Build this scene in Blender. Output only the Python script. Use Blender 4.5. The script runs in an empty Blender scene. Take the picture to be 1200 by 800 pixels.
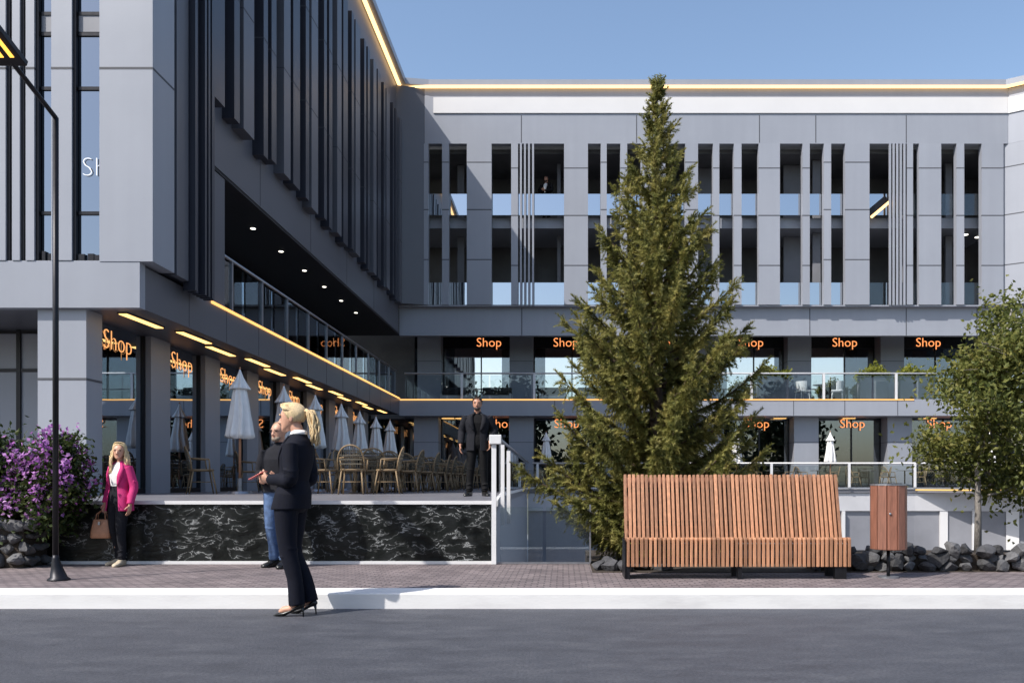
import bpy, bmesh, math, random
from mathutils import Vector, Matrix, Quaternion
R = math.radians
random.seed(11)
scene = bpy.context.scene
col = scene.collection
CAMZ = 1.05
V = Vector
ORD = ['first','second','third','fourth','fifth','sixth','seventh','eighth','ninth','tenth','eleventh','twelfth','thirteenth','fourteenth','fifteenth','sixteenth']

def at(px, py, Y):            # a point of the place seen at photo position (px,py) when it lies at depth Y
    return V(((px-660)*Y/1000, Y, CAMZ+(565-py)*Y/1000))

# ------------------------------------------------------------------ materials
MATS = {}
def nt(m):
    m.use_nodes = True
    t = m.node_tree; t.nodes.clear()
    o = t.nodes.new('ShaderNodeOutputMaterial')
    return t, o
def rgba(c): return (c[0], c[1], c[2], 1)
def pm(name, c, rough=.5, metal=0, var=.12, scale=6, bump=0, bscale=60, spec=.5, stretch=None, island=0, coat=0, detail=5, objvar=0):
    m = bpy.data.materials.new(name); t, o = nt(m); N = t.nodes; L = t.links
    b = N.new('ShaderNodeBsdfPrincipled')
    b.inputs['Roughness'].default_value = rough; b.inputs['Metallic'].default_value = metal
    b.inputs['Specular IOR Level'].default_value = spec
    if coat: b.inputs['Coat Weight'].default_value = coat
    tc = N.new('ShaderNodeTexCoord'); src = tc.outputs['Object']
    if stretch:
        mp = N.new('ShaderNodeMapping'); mp.inputs['Scale'].default_value = stretch
        L.new(src, mp.inputs['Vector']); src = mp.outputs['Vector']
    n = N.new('ShaderNodeTexNoise'); n.inputs['Scale'].default_value = scale; n.inputs['Detail'].default_value = detail
    n.inputs['Roughness'].default_value = .62
    L.new(src, n.inputs['Vector'])
    r = N.new('ShaderNodeValToRGB')
    r.color_ramp.elements[0].position = .3; r.color_ramp.elements[1].position = .7
    r.color_ramp.elements[0].color = rgba([x*(1-var) for x in c]); r.color_ramp.elements[1].color = rgba([min(1, x*(1+var)) for x in c])
    L.new(n.outputs['Fac'], r.inputs['Fac'])
    out = r.outputs['Color']
    if island:
        g = N.new('ShaderNodeNewGeometry'); h = N.new('ShaderNodeHueSaturation')
        mr = N.new('ShaderNodeMapRange'); mr.inputs['To Min'].default_value = 1-island; mr.inputs['To Max'].default_value = 1+island
        L.new(g.outputs['Random Per Island'], mr.inputs['Value']); L.new(mr.outputs['Result'], h.inputs['Value'])
        L.new(out, h.inputs['Color']); out = h.outputs['Color']
    if objvar:   # each panel a hair lighter or darker, and faint rain streaks down the sheet
        oi = N.new('ShaderNodeObjectInfo'); h = N.new('ShaderNodeHueSaturation')
        mp2 = N.new('ShaderNodeMapping'); mp2.inputs['Scale'].default_value = (2.2,2.2,.12); L.new(tc.outputs['Object'], mp2.inputs['Vector'])
        ns = N.new('ShaderNodeTexNoise'); ns.inputs['Scale'].default_value = 1.6; ns.inputs['Detail'].default_value = 6; L.new(mp2.outputs['Vector'], ns.inputs['Vector'])
        ad = N.new('ShaderNodeMath'); ad.operation = 'MULTIPLY_ADD'; ad.inputs[1].default_value = objvar*2; ad.inputs[2].default_value = 1-objvar*2
        L.new(oi.outputs['Random'], ad.inputs[0])
        a2 = N.new('ShaderNodeMath'); a2.operation = 'MULTIPLY_ADD'; a2.inputs[1].default_value = objvar*2.6; L.new(ns.outputs['Fac'], a2.inputs[0]); L.new(ad.outputs[0], a2.inputs[2])
        L.new(a2.outputs[0], h.inputs['Value']); L.new(out, h.inputs['Color']); out = h.outputs['Color']
    L.new(out, b.inputs['Base Color'])
    rr = N.new('ShaderNodeMapRange'); rr.inputs['To Min'].default_value = max(0, rough-.08); rr.inputs['To Max'].default_value = min(1, rough+.08)
    L.new(n.outputs['Fac'], rr.inputs['Value']); L.new(rr.outputs['Result'], b.inputs['Roughness'])
    if bump:
        n2 = N.new('ShaderNodeTexNoise'); n2.inputs['Scale'].default_value = bscale; n2.inputs['Detail'].default_value = 4
        L.new(src, n2.inputs['Vector'])
        bp = N.new('ShaderNodeBump'); bp.inputs['Strength'].default_value = bump; bp.inputs['Distance'].default_value = .02
        L.new(n2.outputs['Fac'], bp.inputs['Height']); L.new(bp.outputs['Normal'], b.inputs['Normal'])
    L.new(b.outputs['BSDF'], o.inputs['Surface'])
    MATS[name] = m
    return m
def glass(name, refl, tint=(.8,.85,.9), gcol=(.9,.95,1), ior=1.5, rough=0.0):
    m = bpy.data.materials.new(name); t, o = nt(m); N = t.nodes; L = t.links
    tr = N.new('ShaderNodeBsdfTransparent'); tr.inputs['Color'].default_value = rgba(tint)
    gl = N.new('ShaderNodeBsdfGlossy'); gl.inputs['Color'].default_value = rgba(gcol); gl.inputs['Roughness'].default_value = rough
    f = N.new('ShaderNodeFresnel'); f.inputs['IOR'].default_value = ior
    a = N.new('ShaderNodeMath'); a.operation = 'ADD'; a.use_clamp = True; a.inputs[1].default_value = refl
    L.new(f.outputs['Fac'], a.inputs[0])
    tc = N.new('ShaderNodeTexCoord'); n = N.new('ShaderNodeTexNoise'); n.inputs['Scale'].default_value = .55; n.inputs['Detail'].default_value = 1
    L.new(tc.outputs['Object'], n.inputs['Vector'])
    bp = N.new('ShaderNodeBump'); bp.inputs['Strength'].default_value = .05; bp.inputs['Distance'].default_value = .05
    L.new(n.outputs['Fac'], bp.inputs['Height']); L.new(bp.outputs['Normal'], gl.inputs['Normal'])
    mx = N.new('ShaderNodeMixShader')
    L.new(a.outputs[0], mx.inputs[0]); L.new(tr.outputs[0], mx.inputs[1]); L.new(gl.outputs[0], mx.inputs[2])
    L.new(mx.outputs[0], o.inputs['Surface']); MATS[name] = m
    return m
def emit(name, c, s):
    m = bpy.data.materials.new(name); t, o = nt(m)
    e = t.nodes.new('ShaderNodeEmission'); e.inputs['Color'].default_value = rgba(c); e.inputs['Strength'].default_value = s
    t.links.new(e.outputs[0], o.inputs['Surface']); MATS[name] = m
    return m
def leafmat(name, cols, trans=.35, scale=1.2, nmix=.45):
    m = bpy.data.materials.new(name); t, o = nt(m); N = t.nodes; L = t.links
    g = N.new('ShaderNodeNewGeometry'); r = N.new('ShaderNodeValToRGB')
    el = r.color_ramp.elements
    while len(el) < len(cols): el.new(.5)
    for i, c in enumerate(cols):
        el[i].position = i/(len(cols)-1); el[i].color = rgba(c)
    tc = N.new('ShaderNodeTexCoord'); n = N.new('ShaderNodeTexNoise'); n.inputs['Scale'].default_value = scale
    L.new(tc.outputs['Object'], n.inputs['Vector'])
    mr = N.new('ShaderNodeMapRange'); mr.inputs['From Min'].default_value = .3; mr.inputs['From Max'].default_value = .7
    L.new(n.outputs['Fac'], mr.inputs['Value'])
    mx = N.new('ShaderNodeMix'); mx.inputs[0].default_value = nmix
    L.new(g.outputs['Random Per Island'], mx.inputs[2]); L.new(mr.outputs['Result'], mx.inputs[3])
    L.new(mx.outputs[0], r.inputs['Fac'])
    p = N.new('ShaderNodeBsdfPrincipled'); p.inputs['Roughness'].default_value = .55; p.inputs['Specular IOR Level'].default_value = .3
    L.new(r.outputs['Color'], p.inputs['Base Color'])
    tl = N.new('ShaderNodeBsdfTranslucent'); L.new(r.outputs['Color'], tl.inputs['Color'])
    ms = N.new('ShaderNodeMixShader'); ms.inputs[0].default_value = trans
    L.new(p.outputs[0], ms.inputs[1]); L.new(tl.outputs[0], ms.inputs[2]); L.new(ms.outputs[0], o.inputs['Surface'])
    MATS[name] = m
    return m

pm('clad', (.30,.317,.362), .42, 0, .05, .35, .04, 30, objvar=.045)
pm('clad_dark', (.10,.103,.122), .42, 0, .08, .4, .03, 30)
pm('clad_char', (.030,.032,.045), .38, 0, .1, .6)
pm('joint', (.07,.073,.085), .7, 0, .1, 8)
pm('white_band', (.66,.655,.66), .55, 0, .04, .4)
pm('offwhite', (.50,.50,.52), .55, 0, .05, 1.5)
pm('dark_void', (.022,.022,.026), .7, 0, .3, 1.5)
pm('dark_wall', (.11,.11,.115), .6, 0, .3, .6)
pm('mid_wall', (.22,.225,.25), .6, 0, .15, .6)
pm('black_metal', (.018,.018,.022), .4, .6, .2, 10)
pm('grey_metal', (.30,.31,.34), .35, .7, .1, 10)
pm('white_metal', (.68,.68,.69), .35, 0, .04, 6)
pm('floor_tile', (.17,.17,.19), .35, 0, .12, 1.2, .02, 40)
pm('court_floor', (.30,.30,.31), .6, 0, .15, .5)
pm('wood', (.385,.188,.103), .55, 0, .3, 9, .2, 60, stretch=(8,8,.7), island=.36)
pm('wood_dark', (.235,.10,.065), .45, 0, .3, 9, .1, 60, stretch=(8,8,.6), island=.25)
pm('rattan', (.235,.16,.085), .55, 0, .25, 40, .3, 160)
pm('rattan_dark', (.10,.085,.06), .6, 0, .35, 60, .3, 200)
pm('fabric_white', (.80,.79,.78), .85, 0, .05, 8, .1, 90)
pm('rock_dark', (.042,.042,.046), .8, 0, .5, 7, .9, 22, island=.35)
pm('rock_grey', (.105,.105,.11), .85, 0, .3, 9, .8, 24, island=.25)
pm('soil', (.04,.03,.022), .95, 0, .4, 20, .6, 60)
pm('bark', (.09,.06,.04), .9, 0, .4, 14, .9, 40, stretch=(3,3,.6))
pm('bark_grey', (.22,.20,.18), .85, 0, .3, 14, .7, 40, stretch=(3,3,.6))
pm('concrete', (.33,.33,.34), .8, 0, .15, 4, .2, 60)
pm('skin', (.55,.30,.205), .5, 0, .06, 14)
pm('skin_tan', (.42,.21,.135), .5, 0, .06, 14)
pm('suit', (.0042,.0052,.012), .8, 0, .25, 30, .15, 300, spec=.2)
pm('charcoal_cloth', (.013,.0135,.018), .85, 0, .25, 30, .15, 300, spec=.2)
pm('black_cloth', (.005,.005,.006), .8, 0, .25, 30, .15, 300, spec=.2)
pm('pink', (.52,.018,.15), .75, 0, .12, 25, .15, 260)
pm('white_cloth', (.78,.77,.76), .8, 0, .05, 25, .1, 200)
pm('denim', (.075,.13,.25), .85, 0, .35, 18, .2, 300)
pm('blond', (.70,.52,.29), .45, 0, .3, 30, .5, 90, stretch=(6,6,.7), island=.25)
pm('darkhair', (.025,.017,.012), .5, 0, .3, 30, .4, 90, stretch=(6,6,1))
pm('greyhair', (.25,.19,.14), .55, 0, .3, 30, .4, 90, stretch=(6,6,1))
pm('shoe_black', (.010,.010,.010), .28, 0, .2, 20)
pm('shoe_beige', (.50,.42,.31), .6, 0, .15, 20)
pm('leather_tan', (.42,.20,.11), .45, 0, .15, 20, .15, 150)
pm('lips', (.42,.09,.08), .4, 0, .1, 20)
pm('eye', (.02,.018,.018), .15, 0, .1, 20)
pm('phone', (.5,.06,.05), .3, 0, .1, 20)
pm('brickpanel', (.42,.16,.085), .7, 0, .15, 3)
pm('curtain', (.80,.80,.80), .9, 0, .05, 3)
pm('cushion_black', (.02,.02,.022), .8, 0, .2, 20)
glass('glass_shop', .10, (.55,.6,.66), ior=1.75)
glass('glass_mirror', .80, (.4,.45,.5), gcol=(.62,.64,.68))
glass('glass_bright', .72, (.5,.5,.5), gcol=(1,1,1))
glass('glass_rail', .03, (.88,.92,.93), ior=1.35)
glass('glass_tower', .62, (.08,.1,.13), gcol=(.36,.40,.46), ior=1.5)
glass('glass_front', .52, (.10,.12,.16), gcol=(.8,.9,1.0), ior=1.6)
emit('led_gold', (1,.62,.27), 2.0)
emit('led_fascia', (1,.50,.16), 1.25)
emit('led_strip', (1,.57,.19), 1.9)
emit('led_dim', (1,.62,.2), 1.0)
emit('led_amber', (1,.43,.15), .95)
emit('led_orange', (1,.33,.11), 1.1)
emit('led_down', (1,.93,.8), 4)
emit('led_lamp', (1,.48,.08), 1.6)
emit('sign_white', (.9,.93,1), 1.0)
leafmat('needles', [(.06,.074,.02),(.175,.18,.048),(.31,.285,.085),(.43,.365,.13)], .4, 5.0, .68)
leafmat('leaf_olive', [(.042,.06,.015),(.105,.125,.03),(.19,.195,.05),(.29,.24,.07)], .4, 1.4)
leafmat('leaf_green', [(.018,.035,.010),(.045,.07,.016),(.09,.105,.03)], .3, 2)
leafmat('leaf_lime', [(.10,.13,.02),(.22,.24,.04),(.34,.33,.05)], .35, 4)
leafmat('bract', [(.26,.07,.31),(.42,.15,.48),(.56,.28,.62),(.68,.45,.72)], .35, 4)
leafmat('leaf_far', [(.012,.020,.008),(.03,.042,.014),(.05,.06,.02)], .15, .5)

def tex_mat(name, kind):
    m = bpy.data.materials.new(name); t, o = nt(m); N = t.nodes; L = t.links
    b = N.new('ShaderNodeBsdfPrincipled'); tc = N.new('ShaderNodeTexCoord'); src = tc.outputs['Object']
    def noise(sc, det=6, vec=src, rough=.6):
        n = N.new('ShaderNodeTexNoise'); n.inputs['Scale'].default_value = sc; n.inputs['Detail'].default_value = det
        n.inputs['Roughness'].default_value = rough; L.new(vec, n.inputs['Vector']); return n
    def ramp(fac, stops):
        r = N.new('ShaderNodeValToRGB'); el = r.color_ramp.elements
        while len(el) < len(stops): el.new(.5)
        for e, (p, c) in zip(el, stops): e.position = p; e.color = rgba(c)
        L.new(fac, r.inputs['Fac']); return r
    def mapping(s):
        mp = N.new('ShaderNodeMapping'); mp.inputs['Scale'].default_value = s; L.new(src, mp.inputs['Vector']); return mp.outputs['Vector']
    def mul(a, c, f=1.0, mode='MULTIPLY'):
        mx = N.new('ShaderNodeMix'); mx.data_type = 'RGBA'; mx.blend_type = mode; mx.inputs[0].default_value = f
        L.new(a, mx.inputs[6]); L.new(c, mx.inputs[7]); return mx.outputs[2]
    def bump(h, s, d):
        bp = N.new('ShaderNodeBump'); bp.inputs['Strength'].default_value = s; bp.inputs['Distance'].default_value = d
        L.new(h, bp.inputs['Height']); L.new(bp.outputs['Normal'], b.inputs['Normal'])
    if kind == 'asphalt':
        n1 = noise(55, 3); n2 = noise(2.6, 9, mapping((.75,1.7,1)), .74); n3 = noise(400, 2)
        c1 = ramp(n2.outputs['Fac'], [(.3,(.050,.054,.070)),(.5,(.086,.092,.114)),(.70,(.135,.140,.160))])
        c2 = ramp(n1.outputs['Fac'], [(.3,(.5,.5,.5)),(.7,(1.3,1.3,1.3))])
        L.new(mul(c1.outputs['Color'], c2.outputs['Color'], .8), b.inputs['Base Color'])
        rr = ramp(n2.outputs['Fac'], [(.3,(.5,.5,.5)),(.7,(.72,.72,.72))]); L.new(rr.outputs['Color'], b.inputs['Roughness'])
        ad = N.new('ShaderNodeMath'); L.new(n1.outputs['Fac'], ad.inputs[0]); L.new(n3.outputs['Fac'], ad.inputs[1])
        bump(ad.outputs[0], .8, .016)
    if kind == 'setts':
        br = N.new('ShaderNodeTexBrick'); L.new(src, br.inputs['Vector']); br.inputs['Scale'].default_value = 1
        br.inputs['Brick Width'].default_value = .115; br.inputs['Row Height'].default_value = .075; br.inputs['Mortar Size'].default_value = .007
        br.inputs['Mortar Smooth'].default_value = .3; br.inputs['Bias'].default_value = 0
        br.inputs['Color1'].default_value = (.15,.125,.128,1); br.inputs['Color2'].default_value = (.24,.205,.205,1); br.inputs['Mortar'].default_value = (.08,.072,.074,1)
        n1 = noise(2.2, 6); c = ramp(n1.outputs['Fac'], [(.3,(.72,.70,.72)),(.7,(1.2,1.15,1.15))])
        n2 = noise(70, 3)
        L.new(mul(br.outputs['Color'], c.outputs['Color'], .9), b.inputs['Base Color']); b.inputs['Roughness'].default_value = .75
        s = N.new('ShaderNodeMath'); s.operation = 'SUBTRACT'; L.new(n2.outputs['Fac'], s.inputs[0]); L.new(br.outputs['Fac'], s.inputs[1])
        bump(s.outputs[0], .7, .012)
    if kind == 'kerb':
        n1 = noise(3, 7, mapping((.5,2,2))); c = ramp(n1.outputs['Fac'], [(.28,(.60,.59,.59)),(.5,(.72,.715,.71)),(.75,(.77,.765,.76))])
        n2 = noise(60, 3); L.new(c.outputs['Color'], b.inputs['Base Color']); b.inputs['Roughness'].default_value = .7; bump(n2.outputs['Fac'], .25, .006)
    if kind == 'marble':
        dist = noise(2.6, 3, src, .5); vm = N.new('ShaderNodeVectorMath'); vm.operation = 'MULTIPLY_ADD'
        vm.inputs[1].default_value = (.55,.55,.55); L.new(dist.outputs['Color'], vm.inputs[0]); L.new(mapping((.9,1,2.4)), vm.inputs[2])
        n = noise(4.2, 6, vm.outputs[0], .55)
        a = N.new('ShaderNodeMath'); a.operation = 'SUBTRACT'; a.inputs[1].default_value = .5; L.new(n.outputs['Fac'], a.inputs[0])
        ab = N.new('ShaderNodeMath'); ab.operation = 'ABSOLUTE'; L.new(a.outputs[0], ab.inputs[0])
        n3 = noise(4.5, 5); mk = ramp(n3.outputs['Fac'], [(.42,(0,0,0)),(.60,(1,1,1))])
        vein = ramp(ab.outputs[0], [(0,(.40,.41,.41)),(.007,(.22,.23,.23)),(.018,(.02,.022,.022)),(.3,(.002,.003,.003))])
        base = ramp(n.outputs['Fac'], [(.3,(.001,.0015,.0015)),(.7,(.009,.011,.010))])
        mx = N.new('ShaderNodeMix'); mx.data_type = 'RGBA'; L.new(mk.outputs['Color'], mx.inputs[0]); L.new(base.outputs['Color'], mx.inputs[6]); L.new(vein.outputs['Color'], mx.inputs[7])
        L.new(mx.outputs[2], b.inputs['Base Color']); b.inputs['Roughness'].default_value = .3; b.inputs['Specular IOR Level'].default_value = .22
        bump(n.outputs['Fac'], .35, .05)
    if kind == 'ground':
        n = noise(.05, 6); c = ramp(n.outputs['Fac'], [(.3,(.07,.075,.05)),(.7,(.14,.13,.10))]); L.new(c.outputs['Color'], b.inputs['Base Color']); b.inputs['Roughness'].default_value = .9
    L.new(b.outputs['BSDF'], o.inputs['Surface']); MATS[name] = m
tex_mat('asphalt','asphalt'); tex_mat('setts','setts'); tex_mat('kerbstone','kerb'); tex_mat('marble','marble'); tex_mat('ground_mat','ground')

# ------------------------------------------------------------------ mesh builder
class MB:
    def __init__(s, M=None): s.v=[]; s.f=[]; s.m=[]; s.M=M
    def add(s, pts, faces, m=0):
        o = len(s.v)
        s.v.extend([(s.M @ V(p)) if s.M else V(p) for p in pts])
        for f in faces: s.f.append([i+o for i in f]); s.m.append(m)
    def face(s, pts, m=0): s.add(pts, [list(range(len(pts)))], m)
    def box(s, x0,x1,y0,y1,z0,z1, m=0, M=None):
        x0,x1=min(x0,x1),max(x0,x1); y0,y1=min(y0,y1),max(y0,y1); z0,z1=min(z0,z1),max(z0,z1)
        p=[V(q) for q in ((x0,y0,z0),(x1,y0,z0),(x1,y1,z0),(x0,y1,z0),(x0,y0,z1),(x1,y0,z1),(x1,y1,z1),(x0,y1,z1))]
        if M: p=[M@q for q in p]
        s.add(p, [(0,3,2,1),(4,5,6,7),(0,1,5,4),(1,2,6,5),(2,3,7,6),(3,0,4,7)], m)
    def prism(s, poly, z0, z1, m=0):
        n=len(poly)
        a=sum(poly[i][0]*poly[(i+1)%n][1]-poly[(i+1)%n][0]*poly[i][1] for i in range(n))
        if a<0: poly=poly[::-1]
        p=[(x,y,z0) for x,y in poly]+[(x,y,z1) for x,y in poly]
        s.add(p, [list(range(n-1,-1,-1)), list(range(n,2*n))]+[(i,(i+1)%n,n+(i+1)%n,n+i) for i in range(n)], m)
    def loft(s, rings, m=0, caps=True, closed=True):
        n=len(rings[0]); p=[q for r in rings for q in r]; f=[]
        for k in range(len(rings)-1):
            for i in range(n if closed else n-1):
                j=(i+1)%n; f.append((k*n+i,k*n+j,(k+1)*n+j,(k+1)*n+i))
        if caps and closed:
            f.append(list(range(n-1,-1,-1))); f.append([(len(rings)-1)*n+i for i in range(n)])
        s.add(p,f,m)
    def tube(s, pts, rad, n=8, m=0, flat=1.0):
        pts=[V(p) for p in pts]
        if not isinstance(rad,(list,tuple)): rad=[rad]*len(pts)
        rings=[]; prev=None
        for i,p in enumerate(pts):
            d=(pts[min(i+1,len(pts)-1)]-pts[max(i-1,0)])
            if d.length<1e-9: d=V((0,0,1))
            d.normalize()
            if prev is None:
                a=V((1,0,0)) if abs(d.x)<.8 else V((0,1,0))
                u=(a-d*a.dot(d)).normalized()
            else:
                u=(prev-d*prev.dot(d)).normalized()
            prev=u; w=d.cross(u)
            rings.append([p+(u*math.cos(2*math.pi*k/n)+w*math.sin(2*math.pi*k/n)*flat)*rad[i] for k in range(n)])
        s.loft(rings,m)
    def cyl(s, c, r, z0, z1, n=16, m=0, r1=None):
        r1=r if r1 is None else r1
        s.loft([[(c[0]+r*math.cos(2*math.pi*k/n),c[1]+r*math.sin(2*math.pi*k/n),z0) for k in range(n)],[(c[0]+r1*math.cos(2*math.pi*k/n),c[1]+r1*math.sin(2*math.pi*k/n),z1) for k in range(n)]],m)
    def ell(s, c, rx, ry, rz, m=0, n=12, k=8, M=None):
        rings=[]
        for j in range(k+1):
            a=-math.pi/2+math.pi*j/k; cr=max(math.cos(a),.02)
            ring=[V((rx*cr*math.cos(2*math.pi*i/n),ry*cr*math.sin(2*math.pi*i/n),rz*math.sin(a))) for i in range(n)]
            rings.append([(M@q if M else q)+V(c) for q in ring])
        s.loft(rings,m)
    def build(s, name, mats, parent=None, smooth=False, bevel=0, mods=None):
        me=bpy.data.meshes.new(name)
        off=V((0,0,0)); q=parent
        while q: off=off+q.location; q=q.parent
        me.from_pydata([tuple(p-off) for p in s.v],[],s.f)
        if isinstance(mats,str): mats=[mats]
        for x in mats: me.materials.append(MATS[x])
        if len(mats)>1: me.polygons.foreach_set('material_index', s.m)
        if smooth: me.polygons.foreach_set('use_smooth',[True]*len(s.f))
        me.update()
        o=bpy.data.objects.new(name,me); col.objects.link(o)
        if parent: o.parent=parent
        if bevel:
            b=o.modifiers.new('b','BEVEL'); b.width=bevel; b.segments=2; b.limit_method='ANGLE'; b.angle_limit=R(40)
        return o

def bake(o, mods):
    """apply a list of (type, settings) modifiers and keep the plain mesh"""
    for ty, st in mods:
        md=o.modifiers.new(ty,ty)
        for k,vv in st.items(): setattr(md,k,vv)
    dg=bpy.context.evaluated_depsgraph_get(); dg.update()
    me=bpy.data.meshes.new_from_object(o.evaluated_get(dg))
    old=o.data; mats=list(old.materials); o.modifiers.clear(); o.data=me
    if len(me.materials)==0:
        for x in mats: me.materials.append(x)
    me.polygons.foreach_set('use_smooth',[True]*len(me.polygons)); me.update()
    me.name=o.name
    bpy.data.meshes.remove(old)
    return o

def tag(o, label=None, cat=None, group=None, kind=None):
    if label: o['label']=label
    if cat: o['category']=cat
    if group: o['group']=group
    if kind: o['kind']=kind
    return o
def empty(name, loc, label=None, cat=None, group=None):
    o=bpy.data.objects.new(name,None); col.objects.link(o); o.location=V(loc); o.empty_display_size=.2
    return tag(o,label,cat,group)
def struct(name, mb, mats, label, cat, **k):
    o=mb.build(name,mats,**k); tag(o,label,cat,None,'structure'); return o
def copy_tree(o, parent=None):
    c=o.copy(); col.objects.link(c)
    if parent: c.parent=parent
    for ch in list(o.children): copy_tree(ch,c)
    return c
_t={}
def text_geo(s, size, ext, off=0.0):
    key=(s,size,ext,off)
    if key not in _t:
        cu=bpy.data.curves.new('lettering','FONT'); cu.body=s; cu.size=size; cu.extrude=ext; cu.offset=off
        cu.align_x='CENTER'; cu.resolution_u=3
        o=bpy.data.objects.new('lettering',cu); col.objects.link(o)
        dg=bpy.context.evaluated_depsgraph_get(); dg.update()
        me=o.evaluated_get(dg).to_mesh()
        _t[key]=([v.co.copy() for v in me.vertices],[list(p.vertices) for p in me.polygons])
        o.evaluated_get(dg).to_mesh_clear()
        bpy.data.objects.remove(o); bpy.data.curves.remove(cu)
    return _t[key]
# ------------------------------------------------------------------ camera, sky, sun
cd=bpy.data.cameras.new('camera'); cam=bpy.data.objects.new('camera',cd); col.objects.link(cam)
cam.location=(0,0,CAMZ); cam.rotation_euler=(R(90),0,0)
cd.sensor_width=36; cd.lens=30; cd.shift_x=-.05; cd.shift_y=.1375; cd.clip_end=6000; cd.clip_start=.05
scene.camera=cam
SUN_D=V((.529,.414,-.741)).normalized()
sd=bpy.data.lights.new('sun','SUN'); sd.energy=4.2; sd.angle=R(.5); sd.color=(1,.945,.87)
so=bpy.data.objects.new('sun',sd); col.objects.link(so); so.location=(-20,-20,40)
so.rotation_euler=SUN_D.to_track_quat('-Z','Y').to_euler()
w=bpy.data.worlds.new('World'); scene.world=w; w.use_nodes=True
wn=w.node_tree; bg=wn.nodes['Background']; sky=wn.nodes.new('ShaderNodeTexSky'); sky.sky_type='NISHITA'; sky.sun_disc=False
sky.sun_elevation=math.asin(-SUN_D.z); sky.sun_rotation=math.atan2(-SUN_D.x,-SUN_D.y)
sky.air_density=1.1; sky.dust_density=1.6; sky.ozone_density=1.2; sky.altitude=50
wn.links.new(sky.outputs[0],bg.inputs[0]); bg.inputs[1].default_value=.15
vs=scene.view_settings; vs.view_transform='Standard'; vs.look='None'; vs.gamma=1; vs.exposure=.45; vs.use_curve_mapping=False
scene.cycles.max_bounces=8; scene.cycles.transparent_max_bounces=16; scene.cycles.sample_clamp_indirect=6
scene.cycles.caustics_reflective=False; scene.cycles.caustics_refractive=False

# ------------------------------------------------------------------ setting
PZ=.13; TZ=.83; LOW=-3.2
KF=7.10; KB=7.46; PB=9.70
g=MB()
for x0,x1,y0,y1 in ((-2500,2500,-2500,-9.0),(-2500,-30,-9.0,70),(60,2500,-9.0,70),(-2500,2500,70,2500)):
    g.face([(x0,y0,-.03),(x1,y0,-.03),(x1,y1,-.03),(x0,y1,-.03)])
struct('ground',g,'ground_mat','dull green and brown open ground reaching to the horizon','ground')
g=MB(); g.face([(-200,-9,0),(200,-9,0),(200,KF,0),(-200,KF,0)])
struct('road',g,'asphalt','dark grey asphalt road in the foreground','road')
g=MB()
g.box(-60,60,KF,KB,-.05,PZ)
ke=struct('kerb',g,'kerbstone','pale white stone kerb running along the dark road','kerb',bevel=.012)
g=MB(); g.face([(-60,KB,PZ-.004),(60,KB,PZ-.004),(60,PB+.0,PZ-.004),(-60,PB,PZ-.004)])
g.face([(-60,PB,PZ-.004),(60,PB,PZ-.004),(60,PB,LOW),(-60,PB,LOW)])
struct('pavement',g,'setts','brownish grey small paved pavement behind the white kerb','pavement')
g=MB(); g.face([(-30,PB,LOW),(60,PB,LOW),(60,70,LOW),(-30,70,LOW)])
struct('court_floor',g,'court_floor','sunken courtyard floor below the pavement','courtyard')

EDGE=[(-.80,PB+.03),(-1.25,17),(-1.5,36.3)]
UR=V((.826,-.563,0)).normalized(); NR=V((-UR.y,UR.x,0))      # right wing direction, into-building normal
rw_end=V((15.0,36.3,0))+UR*16
TP=[(-26,PB+.03)]+EDGE+[(15.0,36.3),(rw_end.x,rw_end.y),(rw_end.x+6,rw_end.y+9),(30,50),(-26,50)]
g=MB(); g.prism(TP,.62,TZ,0)
def ribbon(mb,pts,z0,z1,t,m,side=1):
    """vertical band following a polyline, thickness t to the outside"""
    n=len(pts); out=[]
    for i in range(n):
        a=V((*pts[max(i-1,0)],0)); b=V((*pts[min(i+1,n-1)],0))
        d=(b-a).normalized(); nn=V((d.y,-d.x,0))*side; out.append((V((*pts[i],0))+nn*t))
    for i in range(n-1):
        p,q=V((*pts[i],0)),V((*pts[i+1],0)); r,s_=out[i+1],out[i]
        mb.prism([(p.x,p.y),(q.x,q.y),(r.x,r.y),(s_.x,s_.y)],z0,z1,m)
struct('terrace',g,'floor_tile','raised grey tiled terrace in front of the shops','terrace')

# ------------------------------------------------------------------ the shopping centre building
SC=empty('shopping_centre',(6,37,LOW),'grey panelled three winged shopping centre with tall slotted windows and glowing roof line','building')
RW=Matrix.Translation((19.1,37.1,0))@Matrix(((UR.x,NR.x,0,0),(UR.y,NR.y,0,0),(0,0,1,0),(0,0,0,1)))   # right wing frame: x along the wing, y into it

def ax(px,Y=37.0): return (px-660)*Y/1000
YF=37.0; YP=36.65
# --- rear wing: top wall, piers
w1=MB()
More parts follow.
